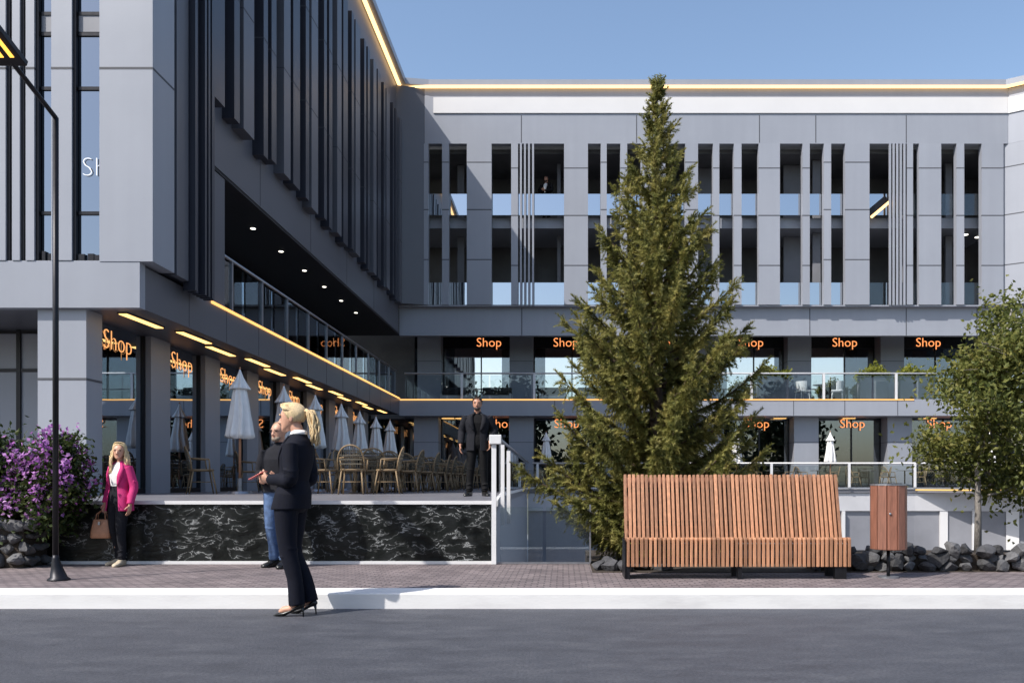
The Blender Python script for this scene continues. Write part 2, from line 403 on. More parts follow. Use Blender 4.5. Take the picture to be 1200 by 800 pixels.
# one top wall between z 15.6 and roof ; white band proud
xL,xR=-5.95,19.1
w1.box(xL,xR,YP,36.96,15.585,17.95,0)
for jx in (611,746,890,956,1062): w1.box(ax(jx,YP)-.02,ax(jx,YP)+.02,YP-.004,YP+.02,15.62,16.80,1)
w1.build('upper_wall',['clad','joint'],SC)
w1=MB(); w1.box(ax(508,YP),xR-.03,YP-.05,YP+.01,16.88,17.55); w1.build('white_band','white_band',SC)
openings=[(502,518),(526,547),(576,599),(607,626,'s'),(626,661),(689,704),(711,727),(735,751),(780,803),(818,835.5),(843,860),(869,889),(914,940.5),(949,965.5),(974,990.5),(1019,1042),(1042,1063,'s'),(1070,1077),(1103,1121),(1130,1150.5)]
edges=[497]+[q for o in openings for q in o[:2]]+[1176]
ZB,ZT=8.68,15.585
for a,b in zip(edges[0::2],edges[1::2]):
    if b-a<.6: continue
    m=MB(); x0,x1=ax(a,YP),ax(b,YP)
    if a==497: x0=-6.4
    m.box(x0,x1,YP,36.93,ZB,ZT,0)
    dz=random.choice((0,0,0,.25))
    for jy in (197,252.5,311):
        z=CAMZ+(565-jy)*YP/1000+dz
        m.box(x0-.002,x1+.002,YP-.004,YP+.05,z-.022,z+.022,1)
    m.build('pier',['clad','joint'],SC)
for o in openings:
    if len(o)==3:
        n=4 if o[0]==607 else 5
        x0,x1=ax(o[0],YP),ax(o[1],YP)
        for k in range(n):
            c=x0+(x1-x0)*(k+.72)/n if n==4 else x0+(x1-x0)*(k+.22)/n
            m=MB(); m.box(c-.04,c+.04,YP-.03,YP+.05,ZB-.02,ZT-.003,0)
            m.build('slat',['clad'],SC)
# slot balustrades (tall reflective glass) and loggia decks
for (zf,name) in ((12.62,'upper'),(8.74,'lower')):
    for i,o in enumerate(openings):
        x0,x1=ax(o[0],YP),ax(o[1],YP)
        if o[0]>=1095 or o[0]==1070 or (o[0]==1019 and zf<10): mt='glass_rail'
        else: mt='glass_mirror'
        m=MB(); m.box(x0,x1,36.98,36.995,zf,zf+(.92 if zf>10 else .96)); m.build('slot_balustrade',mt,SC)
m=MB()
m.box(-8,19.1,37.32,40.4,12.15,12.6,0); m.box(-7.05,19.1,37.31,44,8.02,8.06,1)
m.build('loggia_deck',['clad','dark_wall'],SC)
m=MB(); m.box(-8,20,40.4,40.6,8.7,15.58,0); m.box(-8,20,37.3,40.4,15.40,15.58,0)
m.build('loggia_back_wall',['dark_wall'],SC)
# loggia partition walls and door frames seen in the slots
for px,w_,y0 in ((930,.9,38.6),(957,.35,38.0),(540,.3,38.6),(826,.8,39),(655,.15,38.4),(1060,.3,38),(1112,.3,38.4)):
    c=ax(px,y0)
    for za,zb in ((8.72,12.14),(12.62,15.38)):
        m=MB(); m.box(c-w_/2,c+w_/2,y0,y0+.12,za,zb); m.build('loggia_partition','mid_wall',SC)
for px in (632,655):
    m=MB(); x=ax(px,40); m.box(x-.05,x+.05,40.2,40.39,8.72,11.4); m.build('door_frame','dark_wall',SC)
# fascia between slots and gallery
m=MB(); m.box(-7.1,19.1,YF,37.3,7.41,8.68,0); m.box(-7.1,19.1,36.72,YF,8.62,8.676,0)
for jx in (611.5,702,797,949,1062,1145): m.box(ax(jx)-.02,ax(jx)+.02,YF-.004,YF+.02,7.42,8.60,1)
m.build('fascia',['clad','joint'],SC)
# gallery floor + fascia
m=MB(); m.box(-7.1,19.3,YF,44,3.94,4.66,0)
for jx in (560,650,750,870,930,990,1052,1110): m.box(ax(jx)-.015,ax(jx)+.015,YF-.004,YF+.02,3.95,4.6,1)
m.build('gallery_fascia',['clad','joint'],SC)
m=MB(); m.box(-7.08,15.2,YF-.03,YF-.002,4.61,4.66); m.build('light_strip','led_fascia',SC)
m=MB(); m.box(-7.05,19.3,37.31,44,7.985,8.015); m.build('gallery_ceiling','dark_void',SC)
m=MB(); m.box(-14,-6.9,39.6,39.8,TZ,8.66); m.build('end_wall','dark_wall',SC)
# columns behind the gallery & terrace
for zz0,zz1,YC,cs in ((TZ,3.935,38.5,[-10.2,-6.05,-1.85,2.34,6.54,10.73,14.85,19.0]),(4.663,7.98,40.3,[-10.5,-6.2,-1.93,2.36,6.65,10.93,15.22,19.5])):
    for c in cs[1:-1]:
        m=MB(); m.box(c-.54,c+.54,YC-.85,YC+.02,zz0,zz1,0); m.box(c-.543,c+.543,YC-.854,YC,zz0+1.98,zz0+2.0,1)
        m.build('column',['clad','joint'],SC)
    # glazing bays
    for i,(a,b) in enumerate(zip(cs[:-1],cs[1:])):
        bright = zz0>4 and i in (1,2,4,5)
        f=MB(); x0,x1=a+.54,b-.54; mid=(x0+x1)/2+.2
        for q in (x0+.03,mid,x1-.03): f.box(q-.03,q+.03,YC-.05,YC+.05,zz0,zz1-.02)
        f.box(x0,x1,YC-.06,YC+.06,zz0,zz0+.08)
        if zz0>4: f.box(x0,x1,YC-.06,YC+.3,zz1-.61,zz1-.003)
        wd=f.build('shop_window','black_metal',SC)
        for (p,q,br) in ((x0+.06,mid-.03,0),(mid+.03,x1-.06,1)):
            if bright and (i<5 or br==0):
                s_=p+(q-p)*((.28 if br==0 else .72) if i<5 else (.06 if br==0 else 0))
                for (u,v_,gm) in ((p,s_,'glass_shop' if br==0 else 'glass_bright'),(s_,q,'glass_bright' if br==0 else 'glass_shop')):
                    g_=MB(); g_.box(u,v_,YC-.008,YC+.008,zz0+.08,zz1-.62); g_.build('pane',gm,wd)
            else:
                g_=MB(); g_.box(p,q,YC-.008,YC+.008,zz0+.08,zz1-(.62 if zz0>4 else .03)); g_.build('pane','glass_shop',wd)
# shop interiors
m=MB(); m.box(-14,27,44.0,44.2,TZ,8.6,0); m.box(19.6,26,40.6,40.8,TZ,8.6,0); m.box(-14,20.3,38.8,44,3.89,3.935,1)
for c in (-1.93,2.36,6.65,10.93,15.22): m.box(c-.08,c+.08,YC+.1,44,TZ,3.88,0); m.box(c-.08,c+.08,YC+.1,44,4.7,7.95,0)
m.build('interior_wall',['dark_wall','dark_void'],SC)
m=MB()
for x,y,z,wx,h in ((8.6,41.2,TZ,1.2,1.9),(13.2,41.6,TZ,1.6,2.4),(-4.6,41.5,4.7,1.5,1.1),(0.4,41.6,4.7,1.3,1.3),(17.6,41.4,TZ,1.4,2.1),(4.2,41.6,TZ,1.8,1.7)):
    for q in range(4): m.box(x-wx/2,x+wx/2,y,y+.4,z+h*q/4,z+h*q/4+.06)
    m.box(x-wx/2,x-wx/2+.06,y,y+.4,z,z+h); m.box(x+wx/2-.06,x+wx/2,y,y+.4,z,z+h); m.box(x-.3,x+.2,y+.1,y+.3,z+h/4+.06,z+h/2-.1)
m.build('display_shelf','mid_wall',SC)
cm=MB(); n=40; z0,z1=5.0,7.33     # pleated white curtain
xa,xb=ax(957,YC),ax(988,YC)
cm.loft([[(xa+(xb-xa)*i/n,YC+.18+.05*math.sin(i*1.9)+.03*math.sin(i*.7+z*2),z) for i in range(n+1)] for z in (z0,5.6,6.2,6.8,z1)],0,False,False)
cm.build('curtain','curtain',SC,smooth=True)
m=MB(); m.box(ax(1070,YC+.3),ax(1086,YC+.3),YC+.3,YC+.36,5.0,7.3); m.build('brick_panel','brickpanel',SC)

# --- roof edge all round: parapet cap, LED line
prof=[(-6.72,10.0),(-6.72,36.35),(-5.75,36.52),(18.95,36.52)]
e=V((19.1,36.5,0))+UR*14; prof.append((e.x,e.y))
m=MB()
ribbon(m,prof,18.02,18.28,.9,0,-1)
m.build('roof_parapet','clad',SC)
inn=[(-7.05,14.3),(-7.05,36.62),(-5.88,36.6),(19.0,36.6)]; e2=V((19.15,36.6,0))+UR*14; inn.append((e2.x,e2.y))
m=MB(); ribbon(m,inn,17.935,18.015,.13,0,1); m.build('light_strip','led_gold',SC)
m=MB(); m.prism([(-26,14.3),(-7.2,14.3),(-7.2,36.9),(19,36.9),(e.x,e.y+.6),(36,44),(36,52),(-26,52)],17.96,18.1); m.build('roof','concrete',SC)

# --- left wing
XS=-7.1
m=MB()
m.box(-12,XS,16.6,36.8,7.5,8.95,0)               # band above the gallery
for y in (20,24,28,32): m.box(XS-.02,XS+.004,y-.02,y+.02,7.52,8.93,1)
m.box(-12,XS,16.6,36.65,16.5,17.955,0)
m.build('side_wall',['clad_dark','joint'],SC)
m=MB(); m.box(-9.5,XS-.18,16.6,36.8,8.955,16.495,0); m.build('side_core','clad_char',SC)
y=16.7; i=0
pat=[(.55,.50),(.30,.22),(.62,.60),(.28,.25),(.34,.55),(.5,.22)]
while y<36.0:
    pw,gw=pat[i%len(pat)]; i+=1
    m=MB(); zb=8.62-random.choice((0,.0,.1)); zt=16.3
    m.box(XS-.15,XS+.26,y,y+pw,zb,zt,0)
    for z in (11.2,13.7): m.box(XS-.1,XS+.264,y-.003,y+pw+.003,z-.015,z+.015,1)
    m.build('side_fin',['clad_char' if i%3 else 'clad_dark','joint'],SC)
    y+=pw
    if gw>.3:
        f=MB()
        for z in (9.0,10.6,12.4,14.2,16.44): f.box(XS-.16,XS-.06,y+.002,y+gw-.002,z-.03,z+.03)
        wd=f.build('side_window','black_metal',SC)
        g_=MB(); g_.box(XS-.14,XS-.12,y+.002,y+gw-.002,8.97,16.48); g_.build('pane','glass_front',wd)
    y+=gw
# chamfer at the inner corner
m=MB(); m.prism([(XS,36.3),(-5.95,36.66),(-5.95,37.4),(XS,37.4)],8.68,17.955)
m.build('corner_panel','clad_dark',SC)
# gallery of the left wing
m=MB(); m.box(-14,XS,14.5,YF-.005,3.98,4.70,0)
for y in (16.2,18,19.9,21.8,23.7,25.6,27.5,29.4,31.3,33.2,35.1): m.box(XS-.02,XS+.004,y-.012,y+.012,4.0,4.66,1)
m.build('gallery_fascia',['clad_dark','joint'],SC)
m=MB(); m.box(-26,XS-.002,14.31,14.5,3.978,4.745,0); m.build('front_fascia','clad',SC)
m=MB(); m.box(XS-.001,XS+.035,17.2,YF-.05,4.66,4.71); m.build('light_strip','led_fascia',SC)
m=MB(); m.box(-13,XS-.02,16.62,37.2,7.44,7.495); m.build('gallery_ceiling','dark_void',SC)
# gallery back glazing left
XG=-9.6
ys=[16.65]+[18.9+2.6*k for k in range(8)]
for a,b in zip(ys[:-1],ys[1:]):
    f=MB(); f.box(XG-.05,XG+.05,a,a+.12,4.71,7.43); f.box(XG-.06,XG+.06,a,b,6.9,7.43); f.box(XG-.05,XG+.05,a,b,4.71,4.8)
    wd=f.build('gallery_window','black_metal',SC)
    g_=MB(); g_.box(XG-.01,XG+.01,a+.12,b,4.8,6.9); g_.build('pane','glass_front',wd)
m=MB(); m.box(-7.9,-7.14,16.62,18.0,4.705,7.43); m.build('gallery_side_wall','clad_dark',SC)
# ground floor shopfront left
XC=-8.26
cy=[17.1+2.6*k+.42 for k in range(8)]
m=MB(); m.box(-8.88,-8.06,14.42,14.92,TZ,3.977,0)
for z in (1.05+(565-444)*.01442,): m.box(-8.883,-8.057,14.416,14.923,z-.02,z+.02,1)
m.build('corner_pillar',['clad','joint'],SC)
for c in cy:
    m=MB(); m.box(-8.9,XC,c-.42,c+.42,TZ,3.977,0); m.build('shopfront_pillar','clad',SC)
XW=-8.42
ed=[14.94]+[q for c in cy for q in (c-.42,c+.42)]+[37.2]
for a,b in zip(ed[0::2],ed[1::2]):
    f=MB(); f.box(XW-.05,XW+.05,a,a+.05,TZ,3.97); f.box(XW-.05,XW+.05,b-.05,b,TZ,3.97); f.box(XW-.06,XW+.06,a+.05,b-.05,TZ,TZ+.1)
    wd=f.build('shop_window','black_metal',SC)
    g_=MB(); g_.box(XW-.01,XW+.01,a+.05,b-.05,TZ+.1,3.97); g_.build('pane','glass_front',wd)
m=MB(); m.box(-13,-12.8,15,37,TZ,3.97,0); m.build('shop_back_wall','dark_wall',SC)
# far left recessed front
m=MB(); m.box(-26,-8.985,16.4,16.6,TZ,3.977,0)
for x in (-20,-17.6,-15.2,-12.8,-10.45): m.box(x-.04,x+.04,16.36,16.4,TZ,3.97,1)
for z in (3.2,3.93): m.box(-26,-8.99,16.37,16.399,z-.03,z+.03,1)
m.build('recessed_front',['clad','black_metal'],SC)

# --- corner tower block of the left wing
TF=14.3; TX=-6.88; TZ0=4.75
def tx(px): return (px-660)*TF/1000
m=MB(); m.box(tx(116.5),TX,TF,15.1,TZ0,18.0,0)
for z in (CAMZ+(565-80)*.0143,11.3,14.5): m.box(tx(116.5)-.003,TX+.004,TF-.004,15.1,z-.018,z+.018,1)
m.build('tower_panel',['clad','joint'],SC)
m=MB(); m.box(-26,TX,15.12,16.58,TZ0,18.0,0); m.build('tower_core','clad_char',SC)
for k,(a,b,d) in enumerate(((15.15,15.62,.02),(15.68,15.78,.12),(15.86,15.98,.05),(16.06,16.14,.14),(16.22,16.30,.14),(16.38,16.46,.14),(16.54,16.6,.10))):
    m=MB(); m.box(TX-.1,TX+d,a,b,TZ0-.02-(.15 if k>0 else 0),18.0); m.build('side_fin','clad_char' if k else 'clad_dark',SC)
strip=[(-9.5,6.4),(14,23),(30,40),(60,84)]
ext=[(-30,-22),(-62,-44),(-100,-80),(-160,-120),(-260,-190)]
for a,b in strip+ext:
    m=MB(); m.box(tx(a),tx(b),TF,15.1,TZ0+.02,18,0)
    z=CAMZ+(565-80)*.0143; m.box(tx(a)-.003,tx(b)+.003,TF-.004,15,z-.018,z+.018,1)
    m.build('tower_pier',['clad','joint'],SC)
m=MB(); m.box(-26,TX-.01,TF+.02,15.1,TZ0-.002,TZ0+.018); m.build('tower_sill','clad',SC)
def win(a,b,fr=6):
    x0,x1=tx(a),tx(b); f=MB()
    f.box(x0+.002,x0+.05,TF+.04,15.0,TZ0+.02,17.99)
    for py in (-60,20,44,107,252):
        z=CAMZ+(565-py)*.0145; f.box(x0+.06,x1,TF+.09,TF+.17,z-.028,z+.028)
    wd=f.build('tower_window','black_metal',SC)
    g_=MB(); g_.box(x0+.06,x1-.002,TF+.12,TF+.135,TZ0+.02,17.99); g_.build('pane','glass_tower',wd)
    s_=MB(); za,zb=[CAMZ+(565-q)*.0145 for q in (41,22)]; s_.box(x0+.06,x1-.002,TF+.105,TF+.119,za,zb); s_.build('spandrel','mid_wall',wd)
for a,b in ((6.4,14),(23,30),(40,60),(84,116.5),(-22,-9.5),(-44,-30),(-80,-62),(-120,-100),(-190,-160)): win(a,b)
# things on the window sills behind the glass of the two wide windows
for a,b in ((46,50),(53,58),(88,96),(100,107),(108,115)):
    m=MB(); m.box(tx(a),tx(b),TF+.07,TF+.11,TZ0+.02,TZ0+.02+random.uniform(.10,.2)); m.build('sill_box','black_metal',SC)

# --- lower court walls under the rear terrace and the right wing
LW=[(-1.52,17),(-1.52,36.32)]
m=MB(); m.prism([(-1.0,PB+.1),(-1.27,17),(-1.52,36.2),(-3,36.2),(-3,PB+.1)],LOW,.615); m.build('court_side_wall','clad',SC)
back=[(-1.5,36.5),(15.0,36.5)]; p=V((15.0,36.5,0))
for k in range(1,7): 
    p=p+Matrix.Rotation(R(-5.7*k),3,'Z')@V((1.3,0,0)); back.append((p.x,p.y))
for k in range(8): p=p+UR*1.6; back.append((p.x,p.y))
m=MB(); ribbon(m,back,-.16,.60,.12,0,1); m.build('court_band','offwhite',SC)
m=MB(); ribbon(m,back,LOW,-.16,.25,0,-1); ribbon(m,back,-.16,.6,.2,0,-1); m.build('court_wall','mid_wall',SC)
m=MB(); ribbon(m,back,.60,.78,.03,0,1); m.build('court_recess','clad_dark',SC)
ci=[0,7,9,10,12,13,15]
for i in range(3,len(back)-1):
    a=V((*back[i],0)); d=(V((*back[i+1],0))-a).normalized(); nn=V((d.y,-d.x,0))
    M=Matrix(((d.x,nn.x,0,a.x),(d.y,nn.y,0,a.y),(0,0,1,0),(0,0,0,1)))
    if i>4 and i%2==0:
        m=MB(M)
        for rr in (.25,.38,.5):
            pts=[(.8-rr,.03,LOW)]+[(.8-rr*math.cos(t*math.pi/10),.03,-1.35+rr*1.15*math.sin(t*math.pi/10)) for t in range(11)]+[(.8+rr,.03,LOW)]
            m.tube(pts,.03,5)
        m.build('arch_relief','mid_wall',SC)
def on_back(px_):
    for i in range(len(back)-1):
        for k in range(40):
            q=V((*back[i],0)).lerp(V((*back[i+1],0)),k/40)
            if 660+q.x/q.y*1000>=px_:
                d=(V((*back[i+1],0))-V((*back[i],0))).normalized(); nn=V((d.y,-d.x,0))
                return Matrix(((d.x,nn.x,0,q.x),(d.y,nn.y,0,q.y),(0,0,1,0),(0,0,0,1)))
for px_,w_ in ((1105,.16),(1143,.16),(1186,.24),(1238,.24)):
    m=MB(on_back(px_)); m.box(-w_,w_,-.1,.10,LOW,-.165); m.build('court_column','white_band',SC)
# white panel joint near the bench, left court pieces
for px in (988,):
    m=MB(); x=(px-660)*.0364; m.box(x-.06,x+.06,36.3,36.45,LOW,-.17); m.build('court_column','white_band',SC)

# --- right wing (oblique)
m=MB(RW); m.box(0,14,-.35,6,15.585,17.95,0); m.box(1.2,1.24,-.354,-.35,15.6,16.85,1); m.build('upper_wall',['clad','joint'],SC)
m=MB(RW); m.box(.05,14,-.40,-.352,16.88,17.55); m.build('white_band','white_band',SC)
xx=[(0,1.6),(2.4,2.9),(3.6,4.6),(5.4,5.8),(6.6,7.6),(8.4,8.9),(9.7,10.7),(11.6,14)]
for a,b in xx:
    m=MB(RW); m.box(a,b,-.35,.3,8.68,15.58,0)
    for z in (10.4,12.55,14.6): m.box(a-.002,b+.002,-.354,.2,z-.022,z+.022,1)
    m.build('pier',['clad','joint'],SC)
for (_,a),(b,_) in zip(xx[:-1],xx[1:]):
    for zf in (8.74,12.62):
        m=MB(RW); m.box(a,b,-.02,0,zf,zf+.94); m.build('slot_balustrade','glass_mirror',SC)
m=MB(RW); m.box(0,14,.35,6,12.15,12.6,0); m.box(-.2,14,3.4,3.6,8.7,15.58,1); m.box(-.2,14,3.2,3.4,TZ,7.4,1); m.build('loggia_deck',['clad_dark','dark_void'],SC)
m=MB(RW); m.box(0,14,0,.3,7.41,8.68,0); m.build('fascia','clad',SC)
m=MB(RW); m.box(0,14,0,5,3.94,4.66,0); m.build('gallery_fascia','clad',SC)
m=MB(RW); m.box(0,14,-.03,-.002,4.61,4.66); m.build('light_strip','led_fascia',SC)
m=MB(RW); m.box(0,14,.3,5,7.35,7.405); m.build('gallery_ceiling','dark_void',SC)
for zz0,zz1 in ((TZ,3.935),(4.663,7.34)):
    for c in (1.6,6.0,10.4):
        m=MB(RW); m.box(c-.56,c+.56,2.3,3.15,zz0,zz1); m.build('column','clad',SC)
    for a,b in ((-.1,1.04),(2.16,5.44),(6.56,9.84),(10.96,14)):
        f=MB(RW); f.box(a,b,2.95,3.05,zz1-.3,zz1-.005); f.box(a,a+.06,2.95,3.05,zz0,zz1-.3)
        wd=f.build('shop_window','black_metal',SC); g_=MB(RW); g_.box(a+.06,b,2.99,3.0,zz0,zz1-.3); g_.build('pane','glass_shop',wd)

# --- marble base wall of the terrace
MW=empty('marble_wall',(-7,PB,PZ),'black marble wall with white veins under the white terrace edge','wall')
m=MB(); m.box(-26,-.82,PB-.02,PB+.02,PZ+.03,.80)
m.build('marble_panel','marble',MW)
m=MB(); m.box(-26,-.78,PB-.045,PB+.026,.803,.842); m.build('coping','white_band',MW)
m=MB(); m.box(-26,-.78,PB-.05,PB+.02,PZ-.003,PZ+.03); m.build('base_trim','white_band',MW)
# white terrace coping elsewhere
m=MB(); ribbon(m,[(-.80,PB+.06),(-1.25,17),(-1.5,36.25)],.775,.845,.05,0,1); ribbon(m,[(-1.5,36.3),(14.98,36.3),(rw_end.x,rw_end.y)],.775,.845,.06,0,1)
m.build('terrace_coping','white_band',SC)
m=MB(); ribbon(m,[(-1.5,36.36),(14.98,36.36),(rw_end.x,rw_end.y-.05)],.705,.765,.05,0,1); m.build('light_strip','led_dim',SC)
# ------------------------------------------------------------------ railings
def railing(name,label,pts,z0,h,post_at,mat='grey_metal',pw=.03,group=None,gl='glass_rail'):
    r=empty(name,(pts[0][0],pts[0][1],z0),label,'railing',group)
    P3=[V((x,y,z0+h)) for x,y in pts]
    m=MB(); m.tube(P3,.035,8); m.build('handrail',mat,r,smooth=True)
    for (x,y) in post_at:
        m=MB(); m.box(x-pw,x+pw,y-pw,y+pw,z0,z0+h-.02); m.build('post',mat,r)
    for a,b in zip(pts[:-1],pts[1:]):
        a=V((*a,0)); b=V((*b,0)); d=(b-a); L=d.length; d.normalize(); nn=V((d.y,-d.x,0))*.006
        n=max(1,round(L/1.85)) if L>2.6 else 1
        for k in range(n):
            p=a+d*(L*k/n+.04); q=a+d*(L*(k+1)/n-.04)
            m=MB(); m.prism([(p.x-nn.x,p.y-nn.y),(q.x-nn.x,q.y-nn.y),(q.x+nn.x,q.y+nn.y),(p.x+nn.x,p.y+nn.y)],z0+.03,z0+h-.09); m.build('glass_panel',gl,r)
    return r
ly=[20.3-1.85*1+1.85*k for k in range(10)]
railing('glass_railing','long glass railing with dark posts along the shaded side gallery',[(-7.18,17.3),(-7.18,36.6)],4.705,1.14,[(-7.18,y) for y in ly],'grey_metal',.035)
px=[541+85*k for k in range(8)]
railing('glass_railing','pale metal and glass railing along the upper gallery of the rear wing',[(-6.9,37.1),(19.0,37.1)],4.665,1.12,[(ax(p),37.1) for p in px],'white_metal',.05)
rp=[(-1.3,36.2),(14.9,36.2),(rw_end.x-.3,rw_end.y-.1)]
railing('glass_railing','white metal and glass railing around the far court edge of the terrace',rp,TZ+.016,1.02,[(x*.0362-660*.0362,36.2) for x in (630,722,813,904,995,1072)]+[(14.9+UR.x*q,36.2+UR.y*q) for q in (2.6,5.2,7.8,10.4)],'white_metal',.05)
railing('glass_railing','receding glass railing on the near court edge of the terrace beside the standing man',[(-1.24,16.7),(-1.47,35.9)],TZ+.016,1.04,[(-1.26,17.2),(-1.3,20.5),(-1.35,24),(-1.4,28),(-1.44,32)],'grey_metal',.03)
railing('glass_railing','glass railing of the oblique right wing gallery behind the leafy tree',[tuple((RW@V((.2,.1,0)))[:2]),tuple((RW@V((13.8,.1,0)))[:2])],4.665,1.12,[tuple((RW@V((q,.1,0)))[:2]) for q in (2,5,8,11)],'white_metal',.045)
# gate post with white box and its slim neighbours at the marble wall's end
gp=empty('gate_post',(-.80,PB,PZ),'tall white post with a white box on top at the end of the marble wall','post')
m=MB(); x=(579.5-660)*PB/1000; m.box(x-.026,x+.026,PB-.1,PB-.05,PZ,1.50); m.build('post','white_metal',gp)
m=MB(); m.box((574.5-660)*PB/1000,(588.5-660)*PB/1000,PB-.13,PB-.02,1.48,1.585); m.build('box','white_metal',gp,bevel=.008)
for k,(qx,yt) in enumerate(((589,521),(596,528))):
    m=MB(); Y=PB+.35+.35*k; x=(qx-660)*Y/1000; m.box(x-.022,x+.022,Y-.022,Y+.022,PZ+.42,CAMZ+(565-yt)*Y/1000)
    o=m.build('slim_post','white_metal'); tag(o,['slim white post just right of the white box post','shortest slim white post right of the white box post'][k],'post')
# low glass screen between the white post and the dark rocks
gs=empty('glass_screen',(0,PB,PZ),'low frameless glass screen on the pavement edge between white post and spruce','glass screen')
for a,b in ((586,636),(640,690)):
    m=MB(); m.box((a-660)*.00966,(b-660)*.00966,PB-.045,PB-.033,PZ+.02,.77); m.build('glass_panel','glass_rail',gs)
m=MB(); m.box((583-660)*.00966,(692-660)*.00966,PB-.05,PB-.028,PZ,PZ+.02); m.build('base_rail','grey_metal',gs)
m=MB(); m.box((690.5-660)*.00966,(692.5-660)*.00966,PB-.05,PB-.028,PZ+.02,.80); m.build('end_post','grey_metal',gs)

# ------------------------------------------------------------------ signs
def sign(loc, rotz, size, label, mat='led_orange', bar=True, s='Shop', off=-.006, ext=.012, group='glowing shop signs'):
    r=empty('shop_sign',loc,label,'sign',group)
    vs_,fs=text_geo(s,size,ext,off)
    m=MB(); Rm=Matrix.Rotation(R(90),4,'X'); pts=[Rm@v for v in vs_]; m.add(pts,fs)
    for i,f_ in enumerate(fs):
        if min(pts[q].y for q in f_)>ext*.8: m.m[i]=1
    lo=m.build('letters',[mat,'black_metal']); lo.parent=r
    if bar:
        m=MB(); m.box(-size*1.1,size*1.1,.03,.05,size*.68,size*.73); b=m.build('mounting_bar','black_metal'); b.parent=r
    r.rotation_euler=(0,0,rotz)
    return r
for px_,lb in ((573,'glowing orange Shop sign over the upper gallery, above the standing man'),(663,'glowing orange Shop sign over the upper gallery at the left edge of the spruce'),(771,'glowing orange Shop sign over the upper gallery, hidden behind the middle of the spruce'),(880,'glowing orange Shop sign over the upper gallery at the right edge of the spruce'),(990,'glowing orange Shop sign over the upper gallery above the white curtain'),(1088,'glowing orange Shop sign over the upper gallery next to the leafy tree')):
    sign(at(px_,406,40.17),0,.60,lb)
for px_,lb in ((588,'glowing orange Shop sign on the terrace level behind the white box post'),(664,'glowing orange Shop sign on the terrace level at the left edge of the spruce'),(776,'glowing orange Shop sign on the terrace level, hidden behind the middle of the spruce'),(887,'glowing orange Shop sign on the terrace level just above the left half of the bench'),(999,'glowing orange Shop sign on the terrace level above the furled umbrella right of the bench'),(1101,'glowing orange Shop sign on the terrace level half covered by the leafy tree')):
    sign(at(px_,501,38.40),0,.57,lb)
prev=15.15
for k,c in enumerate(cy):
    a,b=prev,c-.42; prev=c+.42
    sign(V((-8.36,(a+b)/2-.1,3.50)),R(90),.53,'glowing amber Shop sign in the side shopfront, %s bay from the corner pillar'%ORD[k],'led_amber',off=-.012,bar=False,ext=.005)
ws=sign(V((-7.66,TF+.09,CAMZ+(565-208)*.01445)),0,.47,'thin white lettering on the tall corner tower window, partly hidden by the panel','sign_white',False,'Shop',-.014,.004,None)
for k,q in enumerate((3.8,8.2,12.4)):
    for z,f in ((7.0,'upper'),(3.5,'terrace')):
        p=RW@V((q,.9,z)); sign(p,math.atan2(UR.y,UR.x),.58,'orange Shop sign on the %s level of the right wing, %s from the corner'%(f,ORD[k]))

# ------------------------------------------------------------------ soffit lights
def strip(loc,L,along_y,label,group):
    r=empty('strip_light',loc,label,'ceiling light',group)
    a,b=(.07,L/2) if along_y else (L/2,.07)
    m=MB(); m.box(-a-.02,a+.02,-b-.02,b+.02,-.02,0); o=m.build('frame','black_metal'); o.parent=r
    m=MB(); m.box(-a,a,-b,b,-.032,-.021); o=m.build('diffuser','led_strip'); o.parent=r
y=14.95+.45
for k in range(12):
    strip((-7.42 if k%2 else -7.6,y,3.978),1.35,True,'glowing amber strip light in the side soffit, %s from the corner pillar'%ORD[k],'strip lights in the side soffit'); y+=1.78
for k,px_ in enumerate((525,541,617,700,790,914,995,1090)):
    strip((ax(px_,38.2)+.0,38.2,3.938),.55,False,'small amber strip light in the rear terrace soffit, %s from the left'%ORD[k],'strip lights in the rear soffit')
for k in range(8):
    r=empty('downlight',(-7.8,17.2+2.13*k,7.438),'small round white downlight in the dark side gallery ceiling, %s from the tower'%ORD[k],'ceiling light','downlights in the gallery ceiling')
    m=MB(); m.cyl((0,0),.085,-.012,0,16); o=m.build('ring','grey_metal'); o.parent=r
    m=MB(); m.cyl((0,0),.06,-.02,-.0125,16); o=m.build('lens','led_down'); o.parent=r
for k,(x,y,z) in enumerate(((18.0,38.2,12.14),(18.75,38.6,12.14))):
    r=empty('downlight',(x,y,z),['small downlight in the rightmost slotted windows of the rear wing','second small downlight in the rightmost slotted window of the rear wing'][k],'ceiling light')
    m=MB(); m.cyl((0,0),.15,-.012,0,16); o=m.build('ring','grey_metal'); o.parent=r
    m=MB(); m.cyl((0,0),.12,-.02,-.0125,16); o=m.build('lens','led_down'); o.parent=r
# slanted reflection in one slot's glass, modelled as an added glowing bar
r=empty('light_bar',at(1031,246,36.95),'slanted dark bar with a glowing strip in a slotted window right of the spruce','light')
a,b=at(1020,254,36.93),at(1042,235.5,36.93); d=(b-a); u=d.normalized(); nn=V((-u.z,0,u.x))
m=MB(); m.add([a+V((0,-.02,0)),b+V((0,-.02,0)),b+V((0,-.02,0))+nn*.30,a+V((0,-.02,0))+nn*.30,a+V((0,.02,0)),b+V((0,.02,0)),b+V((0,.02,0))+nn*.30,a+V((0,.02,0))+nn*.30],[(0,1,2,3),(7,6,5,4),(0,4,5,1),(1,5,6,2),(2,6,7,3),(3,7,4,0)])
m.build('bar','black_metal',r)
m=MB(); m.tube([a+V((0,-.03,0))-nn*.04,b+V((0,-.03,0))-nn*.04],.06,6); m.build('light_strip','led_gold',r)  # glowing tube stands in for the mirrored light line, no lamp here

